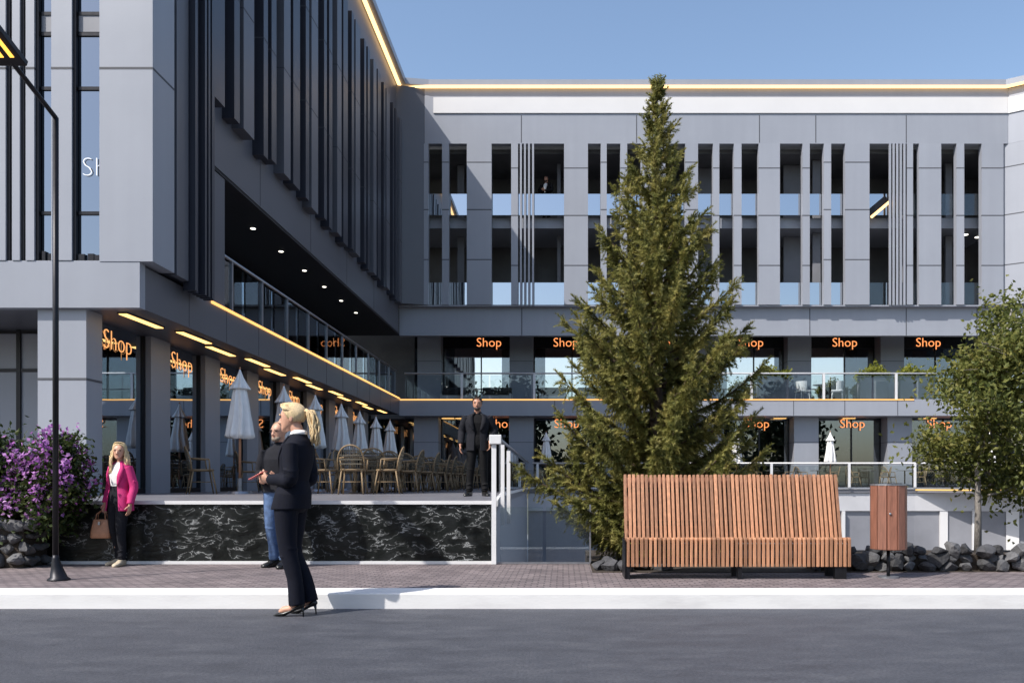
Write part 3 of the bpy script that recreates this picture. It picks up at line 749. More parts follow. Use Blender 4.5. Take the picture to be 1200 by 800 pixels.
# ------------------------------------------------------------------ street lamp
lx=-4.80; lY=8.07
sl=empty('street_lamp',(lx,lY,PZ-.004),'tall slim black street lamp with a bent neck and glowing head','street lamp')
m=MB(); zt=CAMZ+(565-138)*lY/1000
m.tube([(lx,lY,PZ+.05),(lx,lY,zt)],.026,12); m.build('pole','black_metal',sl,smooth=True)
hd=V((lx-.02,lY-.62,zt+.23))
m=MB(); m.tube([(lx,lY,zt-.02),(lx,lY,zt),tuple(hd)],.022,8); m.build('neck','black_metal',sl)
u=(hd-V((lx,lY,zt))).normalized(); q=u.cross(V((1,0,0))).normalized()
if q.z<0: q=-q
M=Matrix(((1,u.x,q.x,hd.x),(0,u.y,q.y,hd.y),(0,u.z,q.z,hd.z),(0,0,0,1)))
m=MB(M); m.box(-.12,.12,-.04,.62,-.02,.035); m.build('lamp_head','black_metal',sl,bevel=.006)
m=MB(M)
for xx_ in (-.055,.035): m.box(xx_,xx_+.035,.06,.56,-.027,-.0205)
m.build('lamp_strip','led_lamp',sl)
m=MB(); 
rings=[]
for r_,z in ((.10,0),(.10,.012),(.075,.03),(.05,.12),(.032,.2),(.027,.24)):
    rings.append([V((lx+r_*math.cos(2*math.pi*k/18)+(.03 if z<.1 else .012 if z<.15 else 0),lY+r_*math.sin(2*math.pi*k/18),PZ-.004+z)) for k in range(18)])
m.loft(rings); m.build('base','black_metal',sl,smooth=True)

# ------------------------------------------------------------------ bench
B=empty('park_bench',(1.68,8.3,PZ-.004),'wide high backed bench of upright timber slats on dark steel legs','bench')
bx0,bx1=.60,2.755; n=50; pit=(bx1-bx0)/n
back=MB(); seat=MB()
def slat(mb,x0,x1,prof_):
    k=len(prof_); mb.add([V((x0,y,z)) for y,z in prof_]+[V((x1,y,z)) for y,z in prof_],[list(range(k)),list(range(2*k-1,k-1,-1))]+[(i+k,(i+1)%k+k,(i+1)%k,i) for i in range(k)])
for i in range(n):
    a=bx0+pit*i+pit*.17+random.uniform(-.002,.002); b=bx0+pit*(i+1)-pit*.17+random.uniform(-.002,.002)
    dz=random.uniform(-.004,.004)
    slat(back,a,b,[(8.40,.50),(8.44,.48),(8.60,1.12+dz),(8.565,1.13+dz)])
    slat(seat,a,b,[(8.14,.245),(8.175,.245),(8.175,.47),(8.40,.465),(8.395,.51),(8.16,.525+dz*.5),(8.14,.51)])
back.build('backrest','wood',B,bevel=.004); seat.build('seat','wood',B,bevel=.004)
fr=MB()
for z,y in ((.62,8.475),(.95,8.565)): fr.box(bx0+.02,bx1-.02,y,y+.04,z,z+.05)
fr.box(bx0+.02,bx1-.02,8.19,8.23,.40,.455); fr.box(bx0+.02,bx1-.02,8.19,8.24,.27,.33); fr.box(bx0+.02,bx1-.02,8.33,8.37,.40,.45)
fr.build('frame','black_metal',B)
# dark back sheet seen between slats
m=MB(); m.add([V((bx0+.01,8.50,.50)),V((bx1-.01,8.50,.50)),V((bx1-.01,8.64,1.10)),V((bx0+.01,8.64,1.10)),V((bx0+.01,8.51,.50)),V((bx1-.01,8.51,.50)),V((bx1-.01,8.65,1.10)),V((bx0+.01,8.65,1.10))],[(0,1,2,3),(7,6,5,4),(0,4,5,1),(1,5,6,2),(2,6,7,3),(3,7,4,0)]); m.build('back_sheet','wood_dark',B)
for x,w_ in ((bx0+.02,.02),(1.69,.02),(bx1-.10,.055)):
    for y in (8.18,8.45):
        m=MB(); m.box(x-w_,x+w_,y-.02,y+.04,PZ-.004,.27 if y<8.3 else .55); m.build('leg','black_metal',B)
m=MB(); m.box(bx0-.012,bx0-.003,8.15,8.50,PZ,.50); m.build('side_plate','black_metal',B)

# ------------------------------------------------------------------ litter bin
bxc=(1041-660)*.0083; bY=8.3
Bn=empty('litter_bin',(bxc,bY,PZ-.004),'reddish slatted timber litter bin with a metal rim beside the bench','litter bin')
m=MB(); NN=11
for k in range(NN):
    a=2*math.pi*k/NN; M=Matrix.Translation((bxc+.155*math.cos(a),bY+.155*math.sin(a),0))@Matrix.Rotation(a,4,'Z')
    m.box(-.011,.011,-.043,.043,.405,1.02,0,M)
m.build('slat_body','wood_dark',Bn,bevel=.003)
m=MB(); m.cyl((bxc,bY),.142,.40,1.0,24); m.build('liner','wood_dark',Bn,smooth=False)
m=MB(); m.cyl((bxc,bY),.172,1.022,1.036,28); m.build('rim','grey_metal',Bn)
m=MB(); m.cyl((bxc,bY),.13,1.036,1.042,24); m.build('opening','black_metal',Bn)
m=MB(); m.cyl((bxc,bY),.017,PZ+.015,.40,12); m.build('pedestal','black_metal',Bn,smooth=True)
m=MB(); m.cyl((bxc,bY),.10,PZ-.004,PZ+.01,24); m.build('foot_plate','grey_metal',Bn)
m=MB(); m.ell((bxc-.045,bY-.168,.75),.012,.008,.012); m.build('lock','grey_metal',Bn,smooth=True)

# ------------------------------------------------------------------ umbrellas
def umbrella(scale,H,label,group):
    r=empty('furled_umbrella',(0,0,0),None,'umbrella')
    n=48; rings=[]
    prof_=[(0,.012),(.06,.03),(.16,.062),(.30,.125),(.36,.155),(.385,.16)]
    def ring(z,rad,dp): return [V((rad*(1+dp*math.cos(8*a+.6*math.sin(z*7)))*math.cos(a),rad*(1+dp*math.cos(8*a+.6*math.sin(z*7)))*math.sin(a),z)) for a in [2*math.pi*k/n for k in range(n)]]
    m=MB(); m.loft([ring(H-z,rad,.05+.25*z/.385) for z,rad in prof_]+[ring(H-.36,.11,.2)],0)
    o=m.build('vent_cap','fabric_white',smooth=True); o.parent=r
    m=MB(); rr=[]
    for t in range(13):
        q=t/12; z=H-.345-(H*.405)*q
        rr.append([v+V((0,0,(.03*math.cos(8*a)+.012*math.cos(16*a)) if t==12 else 0)) for v,a in zip(ring(z,.10+.115*q**.8,.12+.22*q),[2*math.pi*k/n for k in range(n)])])
    m.loft(rr,0); o=m.build('canopy','fabric_white',smooth=True); o.parent=r
    m=MB(); m.cyl((0,0),.024,.05,H-.3,12); o=m.build('pole','wood',smooth=True); o.parent=r
    m=MB(); m.cyl((0,0),.25,0,.05,24,r1=.22); m.cyl((0,0),.045,.05,.3,12); o=m.build('base','grey_metal'); o.parent=r
    m=MB(); m.ell((0,0,H+.02),.018,.018,.03); o=m.build('finial','wood',smooth=True); o.parent=r
    return r
U0=umbrella(1,2.40,None,None)
spots=[]
for k,(Y) in enumerate((16.5,19.0,21.3,23.7,25.7,27.8,29.9)):
    spots.append((-6.25+.03*k,Y,'closed white umbrella in the shaded terrace row, %s from the road'%ORD[k],'closed umbrellas on the shaded terrace'))
for px_,lb in ((640,'closed white umbrella on the far terrace left of the spruce'),(863,'closed white umbrella on the far terrace at the right edge of the spruce'),(973,'closed white umbrella on the far terrace right of the bench back'),(1160,'closed white umbrella on the far terrace behind the leafy tree')):
    spots.append(((px_-660)*.0370,37.0,lb,'closed umbrellas on the far terrace'))
for k,(x,y,lb,gr) in enumerate(spots):
    o=U0 if k==0 else copy_tree(U0)
    o.location=(x,y,TZ); o.rotation_euler=(0,0,random.uniform(0,6)); tag(o,lb,'umbrella',gr)
    if k in (1,4,5): o.scale=(1,1,.985)

# ------------------------------------------------------------------ chairs and tables
def chair():
    r=empty('rattan_chair',(0,0,0),None,'chair')
    # faces +y ; back at -y
    m=MB(); rings=[]
    for z,k in ((.43,.9),(.445,1),(.465,1),(.475,.92)):
        rings.append([V((.225*k*math.copysign(abs(math.cos(a))**.7,math.cos(a)),.225*k*math.copysign(abs(math.sin(a))**.7,math.sin(a)),z)) for a in [2*math.pi*i/20 for i in range(20)]])
    m.loft(rings); o=m.build('seat','rattan',smooth=True); o.parent=r
    m=MB()   # bent arch back
    pts=[]
    for i in range(15):
        a=math.pi*i/14; pts.append(V((-.245*math.cos(a),-.20-.07*math.sin(a)-.03*math.sin(a),.45+.45*math.sin(a)**.62)))
    m.tube(pts,.0165,8)
    pts=[V((-.255*math.cos(math.pi*i/12),.10-.32*math.sin(math.pi*i/12)**.8,.66+.02*math.sin(math.pi*i/12))) for i in range(13)]
    m.tube(pts,.015,8)
    for sx in (-1,1): m.tube([V((sx*.255,.10,.66)),V((sx*.235,.12,.45))],.014,6)
    o=m.build('back_frame','rattan',smooth=True); o.parent=r
    m=MB()
    for i in range(9):
        x=-.16+.04*i; h=math.sqrt(max(0,1-(x/.245)**2)); m.tube([V((x,-.21,.47)),V((x,-.285,.45+.43*h**.62))],.006,5)
    for z in (.56,.64,.72,.80): m.box(-.20,.20,-.262,-.255,z-.012,z+.012)
    o=m.build('backrest','rattan_dark'); o.parent=r
    for sx in (-1,1):
        for sy in (-1,1):
            m=MB(); m.tube([V((sx*.18,sy*.17,.44)),V((sx*.205,sy*.21,.2)),V((sx*.225,sy*.245,0))],[.017,.015,.013],8)
            o=m.build('leg','rattan',smooth=True); o.parent=r
    m=MB(); m.tube([V((.2*math.cos(a),.2*math.sin(a),.23)) for a in [2*math.pi*i/16 for i in range(17)]],.009,6); o=m.build('stretcher','rattan',smooth=True); o.parent=r
    return r
C0=chair(); used=[False]
def put_chair(x,y,z,rz,label,group):
    o=C0 if not used[0] else copy_tree(C0)
    used[0]=True; o.location=(x,y,z); o.rotation_euler=(0,0,rz); tag(o,label,'chair',group)
    return o
def table():
    r=empty('bistro_table',(0,0,0),None,'table')
    m=MB(); m.cyl((0,0),.33,.72,.745,28); o=m.build('tabletop','dark_wall',bevel=.004); o.parent=r
    m=MB(); m.cyl((0,0),.03,.03,.72,12); o=m.build('pedestal','black_metal',smooth=True); o.parent=r
    m=MB(); m.cyl((0,0),.22,0,.03,24,r1=.17); o=m.build('foot','black_metal'); o.parent=r
    return r
T0=table(); usedt=[False]
def put_table(x,y,z,label,group):
    o=T0 if not usedt[0] else copy_tree(T0)
    usedt[0]=True; o.location=(x,y,z); tag(o,label,'table',group)
for k in range(13):
    y=16.5+1.5*k; x=-3.95+.06*k
    put_table(x,y,TZ,'small round table in the shaded terrace row, %s from the road'%ORD[k],'tables on the shaded terrace')
    j=lambda: random.uniform(-.22,.22)
    put_chair(x+.62+random.uniform(-.05,.08),y+random.uniform(-.1,.1),TZ,R(90)+j(),'rattan chair on the court side of the shaded table row, %s from the road'%ORD[k],'rattan chairs on the shaded terrace')
    put_chair(x-.64,y+random.uniform(-.1,.1),TZ,R(-90)+j(),'rattan chair on the shop side of the shaded table row, %s from the road'%ORD[k],'rattan chairs on the shaded terrace')
    if k<8: put_chair(x-.03,y+.66,TZ,R(180)+j(),'rattan chair on the far side of a shaded table, %s from the road'%ORD[k],'rattan chairs on the shaded terrace')
    if k<9: put_chair(x+.05,y-.66,TZ,R(0)+j(),'rattan chair on the road side of a shaded table, %s from the road'%ORD[k],'rattan chairs on the shaded terrace')
for k,Y in enumerate((16.5,19.0,21.3,23.7,25.7)):
    put_chair(-6.95,Y-.1,TZ,R(-60),'rattan chair by the shopfront beside the %s closed umbrella'%ORD[k],'rattan chairs under the umbrellas')
    put_chair(-5.55,Y+.25,TZ,R(100),'rattan chair on the open side of the %s closed umbrella'%ORD[k],'rattan chairs under the umbrellas')
for k,px_ in enumerate((615,680,830,905,958,1018,1060)):
    x=(px_-660)*.0370
    put_table(x,36.98,TZ,'small round table on the far terrace, %s from the left'%ORD[k],'tables on the far terrace')
    put_chair(x-.66,36.98,TZ,R(-90)+.2,'rattan chair left of the %s table on the far terrace'%ORD[k],'rattan chairs on the far terrace')
    put_chair(x+.66,36.98,TZ,R(90)-.25,'rattan chair right of the %s table on the far terrace'%ORD[k],'rattan chairs on the far terrace')
# gallery furniture
GZ=4.66
def white_chair(x,y,rz,label):
    r=empty('white_chair',(0,0,0),label,'chair','white chairs on the upper gallery')
    m=MB(); m.box(-.25,.25,-.25,.25,.40,.47); o=m.build('seat','white_metal',bevel=.02); o.parent=r
    m=MB(); n=11; ring=lambda z,k:[V((.29*k*math.cos(R(180)+math.pi*i/(n-1)),.02+.29*k*math.sin(R(180)+math.pi*i/(n-1)),z)) for i in range(n)]+[V((.25*k*math.cos(R(360)-math.pi*i/(n-1)),.02+.25*k*math.sin(R(360)-math.pi*i/(n-1)),z)) for i in range(n)]
    m.loft([ring(.45,.88),ring(.66,1.0),ring(.86,1.1)]); o=m.build('backrest','white_metal'); o.parent=r
    for sx in (-.2,.2):
        for sy in (-.2,.2):
            m=MB(); m.tube([V((sx,sy,.42)),V((sx*1.15,sy*1.15,0))],.02,8); o=m.build('leg','white_metal'); o.parent=r
    r.location=(x,y,GZ); r.rotation_euler=(0,0,rz)
white_chair((941-660)*.0378,37.9,R(-70),'white shell chair on the gallery left of the small table')
white_chair((981-660)*.0378,37.8,R(75),'white shell chair on the gallery right of the small table')
put_table((962-660)*.038,38.1,GZ,'small dark table between two white chairs on the upper gallery','gallery tables')
for k,(px_,w_) in enumerate(((535,1.35),(582,1.35),(648,1.2),(692,1.2))):
    x=(px_-660)*.0378
    r=empty('low_sofa',(x,37.7,GZ),'low gallery sofa with a black seat on a white base, %s from the left'%ORD[k],'sofa','low sofas on the upper gallery')
    m=MB(); m.box(x-w_/2,x+w_/2,37.4,38.1,GZ+.03,GZ+.30); m.build('base','white_metal',r,bevel=.03)
    m=MB(); m.box(x-w_/2+.08,x+w_/2-.08,37.37,38.0,GZ+.20,GZ+.42); m.build('cushion','cushion_black',r,bevel=.05)
    m=MB(); m.box(x-w_/2+.02,x+w_/2-.02,38.02,38.2,GZ+.3,GZ+.62); m.build('backrest','cushion_black',r,bevel=.05)

# ------------------------------------------------------------------ vegetation
def leaf(mb,c,L,W,rng,up=.3,m=0):
    d=V((rng.gauss(0,1),rng.gauss(0,1),rng.gauss(0,1)+up)).normalized(); a=V((rng.gauss(0,1),rng.gauss(0,1),rng.gauss(0,1)))
    s_=d.cross(a).normalized(); nn=d.cross(s_)*.18*W
    mb.add([c,c+d*L*.45+s_*W*.5+nn,c+d*L,c+d*L*.45-s_*W*.5+nn],[(0,1,2,3)],m)
def planter_plant(x,y,z,w_,label):
    rng=random.Random(int(x*100))
    r=empty('planter',(x,y,z),label,'planter','planters on the upper gallery')
    m=MB(); m.box(x-w_/2,x+w_/2,y-.2,y+.2,z+.02,z+.98); m.build('box','mid_wall',r,bevel=.015)
    m=MB(); m.box(x-w_/2+.03,x+w_/2-.03,y-.17,y+.17,z+.981,z+.99); m.build('soil','soil',r)
    m=MB()
    for i in range(1700):
        px_=rng.uniform(-.5,.5)*w_*1.12; h=abs(rng.gauss(0,.20))+.0; k=.75+.35*math.sin(px_*5+x)
        c=V((x+px_,y+rng.uniform(-.26,.26),z+1.0+h*k-(.2*rng.random() if abs(px_)>w_*.42 else 0))); leaf(m,c,.16,.085,rng,.8)
    m.build('foliage','leaf_lime',r)
for px_,w_,lb in ((905,1.35,'grey gallery planter with lime green plants beside the spruce'),(1022,1.25,'grey gallery planter with lime green plants in the middle of the right half'),(1072,1.5,'grey gallery planter with lime green plants nearest the leafy tree')):
    planter_plant((px_-660)*.0375,37.42,GZ,w_,lb)

def bez(a,b,c,t): return a*(1-t)**2+b*2*t*(1-t)+c*t*t
# conifer
def conifer():
    rng=random.Random(5)
    bx,by=1.12,10.15; z0=PZ; Ht=5.78
    r=empty('spruce_tree',(bx,by,z0),'tall bushy olive green spruce standing behind the timber bench','tree')
    m=MB(); m.tube([V((bx+.02*math.sin(k),by+.02*math.cos(k*2),z0+Ht*k/12*.985)) for k in range(13)],[.105*(1-k/12.6)+.006 for k in range(13)],10)
    nd=MB()
    lv=0; z=.20
    branches=[]
    while z<Ht-.12:
        f=z/Ht; n=rng.choice((6,7,7)); a0=rng.uniform(0,6.28)
        for i in range(n):
            az=a0+6.283*i/n+rng.uniform(-.35,.35)
            base=min(1.12,(1.85-.55*max(0,(f-.6)/.4))*(1-f)+.01)
            L=base*rng.choice((.72,.85,.95,1.0,1.08))*rng.uniform(.88,1.06)
            branches.append((z+rng.uniform(-.06,.06),az,L,f))
        z+=.115+.075*(1-f)
    # the long low limbs that reach out to the left
    branches+= [(.16,math.radians(200),1.0,.15),(.25,math.radians(225),.95,.15),(.2,math.radians(172),1.05,.12),(.34,math.radians(190),1.2,.1),(.4,math.radians(212),1.15,.12),(.62,math.radians(183),1.62,.08),(.95,math.radians(176),1.35,.15),(.70,math.radians(196),1.25,.1),(1.05,math.radians(-4),1.25,.15),(1.35,math.radians(6),1.2,.2)]
    for (z,az,L,f) in branches:
        d=V((math.cos(az),math.sin(az),0)); o=V((bx,by,z0+z))
        rise=rng.uniform(.34,.62)+.35*f; sag=rng.uniform(.10,.26)*(1-f)
        if z<.75: rise*=.45
        o=o-V((0,0,L*rise*.55)) if z>.75 else o
        p1=o+d*L*.55+V((0,0,L*(rise*.35-sag))); p2=o+d*L+V((0,0,L*rise))
        K=7; m.tube([bez(o,p1,p2,k/K) for k in range(K+1)],[(.017*L+.004)*(1-.85*k/K) for k in range(K+1)],5)
        nt_=max(10,int(L/.017))
        def spray(p,dirn,l):
            side=dirn.cross(V((0,0,1)))
            if side.length<.01: side=V((1,0,0))
            side.normalize(); upv=side.cross(dirn)
            nb=max(5,int(l/.0115))
            for q in range(nb):
                t=(q+rng.random())/nb; c=p+dirn*l*t+V((0,0,-.22*l*t*t))
                for s_ in range(3):
                    an=rng.uniform(0,6.283); out=(side*math.cos(an)+upv*math.sin(an)*.8)
                    nl=rng.uniform(.038,.070)*(1.1-.45*t)
                    tip=c+(dirn*.75+out*.85).normalized()*nl
                    wv=dirn.cross(out).normalized()*.0060
                    nd.add([c-wv,c+wv,tip],[(0,1,2)])
        for k in range(nt_):
            t=.10+.90*(k+rng.random())/nt_
            p=bez(o,p1,p2,t); tg=(bez(o,p1,p2,min(1,t+.03))-bez(o,p1,p2,max(0,t-.03))).normalized()
            an=rng.uniform(0,6.283); h0=tg.cross(V((0,0,1)))
            if h0.length<.05: h0=V((1,0,0))
            h0.normalize(); sd=h0*math.cos(an)+h0.cross(tg)*math.sin(an)*.75
            l=(.075+.125*min(1,L)*(1-.55*t)*rng.uniform(.6,1.3))*min(1,.5+1.6*(1-f))
            dirn=(tg*rng.uniform(.55,1.0)+sd*rng.uniform(.35,.8)+V((0,0,rng.uniform(-.5,.05)))).normalized()
            spray(p,dirn,l)
            if rng.random()<.22: spray(p,(tg*.35+V((0,0,-.9))+sd*.35).normalized(),l*rng.uniform(.8,1.5))
        tg=(p2-p1).normalized(); spray(p2-tg*.05,(tg+V((0,0,.15))).normalized(),.16+.05*L)
    top=V((bx,by,z0+Ht-.22))
    for i in range(10):
        a=rng.uniform(0,6.28); dirn=V((.35*math.cos(a),.35*math.sin(a),1)).normalized(); c0=top+V((0,0,rng.uniform(-.1,.08)))
        for q in range(16):
            c=c0+dirn*.16*q/16; out=V((rng.gauss(0,1),rng.gauss(0,1),.6)).normalized(); wv=out.cross(V((.3,.8,.1))).normalized()*.006
            nd.add([c-wv,c+wv,c+out*.05],[(0,1,2)])
    m.build('trunk','bark',r,smooth=True); nd.build('crown','needles',r)
    print('needles',len(nd.f))
conifer()

def broadleaf(name,loc,Hc,rad,label,seed,nl,ls,leafm,trunk_r,base_z,parts=None,barkm='bark_grey',group=None,lean=.05):
    rng=random.Random(seed); b=V(loc)
    r=empty(name,loc,label,'tree',group)
    m=MB(); lf=MB()
    cz=base_z+Hc*.5
    top=b+V((lean,0,base_z+Hc*.6))
    m.tube([b,b+V((.01,.01,base_z*.6)),b+V((.0,0,base_z+.1)),top],[trunk_r,trunk_r*.85,trunk_r*.75,trunk_r*.25],9)
    clumps=[]
    nlimb=15
    for i in range(nlimb):
        az=6.283*i/nlimb*2.4+rng.uniform(-.3,.3); t=i/nlimb
        st=b+V((lean*(.3+t*.7),0,base_z*.8+t*Hc*.55)); el=rng.uniform(-.1,.5)+t*.7
        L=rad*rng.uniform(.7,1.08)*(1-.3*t)
        en=st+V((math.cos(az)*math.cos(el)*L,math.sin(az)*math.cos(el)*L,math.sin(el)*L*1.15))
        mid=(st+en)*.5+V((0,0,-.05*L+rng.uniform(-.08,.12)*rad))
        m.tube([bez(st,mid,en,k/6) for k in range(7)],[trunk_r*.38*(1-k/7) for k in range(7)],5)
        for q in range(9):
            p=bez(st,mid,en,rng.uniform(.3,1.0)); dv=V((rng.gauss(0,1),rng.gauss(0,1),rng.gauss(.3,.8))).normalized()
            e=p+dv*rad*rng.uniform(.12,.38); m.tube([p,(p+e)*.5+V((0,0,.02)),e],[trunk_r*.13,trunk_r*.09,trunk_r*.04],4)
            clumps.append((e,rad*rng.uniform(.10,.22)))
            clumps.append(((p+e)*.5,rad*.12))
    for i in range(nl):
        c,s_=rng.choice(clumps); p=c+V((rng.gauss(0,s_),rng.gauss(0,s_),rng.gauss(0,s_*.75)))
        leaf(lf,p,ls*rng.uniform(.7,1.2),ls*.62,rng,.1)
    m.build('trunk',barkm,r,smooth=True); lf.build('crown',leafm,r)
    return r
broadleaf('leafy_tree',(5.10,10.5,PZ),3.5,1.06,'small leafy round crowned tree behind the stone wall right of the bin',21,14500,.072,'leaf_olive',.045,.95,lean=.42)

# purple bougainvillea in stone planter
rng=random.Random(3)
sp=empty('stone_planter',(-6.9,9.35,PZ),'rough grey rubble stone planter under the purple flowering bush','planter')
m=MB()
def rock(mb,c,s_,rng,mat=0):
    bmx=bmesh.new(); bmesh.ops.create_icosphere(bmx,subdivisions=2,radius=1)
    sx,sy,sz=[s_*rng.uniform(.75,1.15) for _ in range(3)]; sz*=.8
    pl=[(V((rng.gauss(0,1),rng.gauss(0,1),rng.gauss(0,1))).normalized(),rng.uniform(.42,.82)) for _ in range(13)]
    q=Quaternion((rng.gauss(0,1),rng.gauss(0,1),rng.gauss(0,1),rng.gauss(0,1))).normalized()
    pts=[]
    for v in bmx.verts:
        p=v.co.copy()
        for n_,d_ in pl:
            k=p.dot(n_)
            if k>d_: p-=n_*(k-d_)
        p=q@p; p=V((p.x*sx,p.y*sy,p.z*sz))*(1+rng.uniform(-.04,.04)); pts.append(p+V(c))
    mb.add(pts,[[v.index for v in f.verts] for f in bmx.faces],mat); bmx.free()
m.box(-7.23,-5.83,9.22,9.64,PZ-.002,.60,1)
for iz in range(4):
    x=-7.2
    while x<-5.8:
        s_=rng.uniform(.085,.135); rock(m,(x+s_*.6,9.21+rng.uniform(-.02,.02),PZ+.07+iz*.135+rng.uniform(-.02,.02)),s_,rng); x+=s_*1.55
    for iy in range(3): rock(m,(-5.83,9.3+iy*.13,PZ+.07+iz*.135),rng.uniform(.085,.11),rng)
m.build('stones',['rock_grey','soil'],sp)
m=MB(); m.box(-7.18,-5.87,9.26,9.64,.601,.635); m.build('soil','soil',sp)
bg_=empty('flowering_bush',(-6.6,9.42,.62),'sprawling bush covered in purple blossom at the left edge','bush')
lf=MB(); br=MB(); st=MB()
cl=[(x_,z_*1.0+.13,s_) for x_,z_,s_ in [(-7.0,.95,.34),(-6.6,1.15,.33),(-6.15,1.05,.33),(-5.85,.92,.28),(-6.25,.72,.30),(-6.75,.72,.3),(-7.3,1.0,.4),(-5.55,1.10,.24),(-5.48,.82,.22),(-5.7,.70,.22),(-6.9,1.32,.28),(-6.45,1.33,.2),(-5.62,1.3,.16),(-6.05,.5,.22),(-5.65,.55,.18),(-7.4,1.4,.25)]]
for (x,z,s_) in [(x_+.08,z_,s_) for x_,z_,s_ in cl if z_>.72 or x_>-5.9]:
    st.tube([V((-6.7+rng.uniform(-.3,.3),9.42,.62)),V(((x-6.7)/2,9.42,z*.8+.15)),V((x,9.36,z))],[.02,.012,.005],5)
    for i in range(int(5200*s_)): leaf(lf,V((x+rng.gauss(0,s_*.48),9.38+rng.gauss(0,.15),z+rng.gauss(0,s_*.48))),.06,.034,rng,.2)
    for q in range(int(25*s_)):
        a=rng.uniform(0,6.28); rr=s_*rng.uniform(.4,1.05); c=V((x+rr*math.cos(a),9.30+rng.gauss(0,.14)-.10*rng.random(),z+abs(rr*math.sin(a))*rng.choice((1,1,.5,-.35))))
        for i in range(44): leaf(br,c+V((rng.gauss(0,.05),rng.gauss(0,.04),rng.gauss(0,.065))),.05,.040,rng,.1)
st.build('stems','bark',bg_); lf.build('foliage','leaf_green',bg_); br.build('blossom','bract',bg_)

# dark rocks at the spruce's foot
for k,(px_,py,Y,s_,lb) in enumerate(((703,661,8.95,.10,'dark lava rock at the left foot of the spruce, leftmost'),(717,662,8.9,.10,'dark lava rock at the foot of the spruce beside the bench leg'),(711,652,9.1,.09,'dark lava rock on top of the pile left of the bench'),(734,665,8.85,.10,'dark lava rock under the left end of the bench'),(752,664,8.95,.11,'pale edged lava rock seen under the bench, near its left end'),(775,664,9.0,.11,'dark lava rock under the bench right of the pale edged one'))):
    m=MB(); p=at(px_,py,Y); rock(m,(p.x,p.y,PZ+s_*.55),s_*1.15,rng); o=m.build('rock','rock_dark'); tag(o,lb,'rock','lava rocks at the foot of the spruce')
m=MB(); m.prism([(.30,8.75),(2.9,8.75),(8.6,9.0),(12,9.2),(12,11.6),(.30,11.6)],LOW,PZ+.002); struct('planting_bed',m,'soil','dark soil bed behind the bench','soil')
sw=empty('stone_wall',(4.5,8.95,PZ),'low dark wall of irregular lava stones right of the bench','wall')
m=MB(); m.box(2.62,9.5,8.90,9.2,PZ-.002,.30,1)
x=2.66
while x<9.4:
    for iz in range(3):
        s_=rng.uniform(.08,.14); rock(m,(x+rng.uniform(-.05,.05),8.88+rng.uniform(-.03,.03),PZ+.05+iz*.085),s_,rng,0 if x<3.15 or rng.random()<.5 else 2)
    x+=rng.uniform(.12,.2)
m.build('stones',['rock_dark','soil','rock_grey'],sw)

# large trees across the road behind the viewer, mirrored in the shop windows
T=broadleaf('broad_tree',(-15,-27,0),13,6.0,'broad dark street tree across the road',31,5200,.75,'leaf_far',.28,2.6,barkm='bark',group='street trees across the road')
for x,y,s_ in ((-6.5,-26,1.0),(6,-31,.85),(17,-28,.95),(28,-30,1.0)):
    o=copy_tree(T); o.location=(x,y,0); o.scale=(s_,)*3; o.rotation_euler=(0,0,x)
# ------------------------------------------------------------------ people
def srt(a,p): return math.copysign(abs(a)**p,a)
def er(c,rx,ryf,ryb=None,n=24,tilt=0,p=.85):
    """flattened ring: rx sideways, ryf to the front, ryb to the back"""
    ryb=ryf if ryb is None else ryb; c=V(c); out=[]
    for i in range(n):
        a=2*math.pi*i/n; ca,sa=math.cos(a),math.sin(a); y=(ryf if sa>0 else ryb)*srt(sa,p)
        out.append(c+V((rx*srt(ca,p),y*math.cos(tilt),y*math.sin(tilt))))
    return out
def spl(pts,k=5):
    pts=[V(p) for p in pts]; o=[]
    P=[pts[0]*2-pts[1]]+pts+[pts[-1]*2-pts[-2]]
    for i in range(1,len(P)-2):
        for j in range(k):
            t=j/k; a,b,c,d=P[i-1],P[i],P[i+1],P[i+2]
            o.append(.5*((2*b)+(c-a)*t+(2*a-5*b+4*c-d)*t*t+(3*b-a-3*c+d)*t**3))
    o.append(pts[-1]); return o
def lerpr(r,k=5):
    o=[]
    for i in range(len(r)-1):
        for j in range(k): o.append(r[i]+(r[i+1]-r[i])*j/k)
    o.append(r[-1]); return o
def limb(mb,pts,rad,n=14,flat=1.0): mb.tube(spl(pts),lerpr(rad),n,0,flat)

def hand(mb,wr,d,palm_n,curl,s,thumb_side):
    """wr wrist, d direction along the hand, palm_n palm normal, curl 0..1"""
    d=V(d).normalized(); pn=V(palm_n); pn=(pn-d*pn.dot(d)).normalized(); sd=d.cross(pn)*thumb_side
    k=s
    mb.loft([[wr+d*t*k+sd*(w_*math.cos(a))*k+pn*(h_*math.sin(a))*k for a in [2*math.pi*i/12 for i in range(12)]] for t,w_,h_ in ((-.02,.024,.019),(.01,.028,.018),(.045,.038,.017),(.085,.041,.015),(.098,.034,.011))])
    for i,(off,L,r_) in enumerate(((.031,.070,.0088),(.011,.080,.0092),(-.010,.074,.0088),(-.030,.058,.008))):
        p=wr+d*.085*k+sd*off*k; pts=[p-d*.03*k,p]; dd=d.copy()
        for j,fr_ in enumerate((.45,.32,.23)):
            a=curl*(.75 if j==0 else .95)
            dd=(dd*math.cos(a)+pn*math.sin(a)).normalized()
            pts.append(pts[-1]+dd*L*fr_*k)
        mb.tube(pts,[r_*k*.95,r_*k,r_*k*.95,r_*k*.88,r_*k*.7],8)
    b=wr+d*.025*k+sd*.026*k; dd=(d*.65+sd*.65+pn*.35).normalized()
    p1=b+dd*.042*k; p2=p1+(dd*.8+d*.5+pn*.5*curl).normalized()*.028*k
    mb.tube([b-dd*.02*k,b,p1,p2],[.011*k,.012*k,.0105*k,.008*k],8)

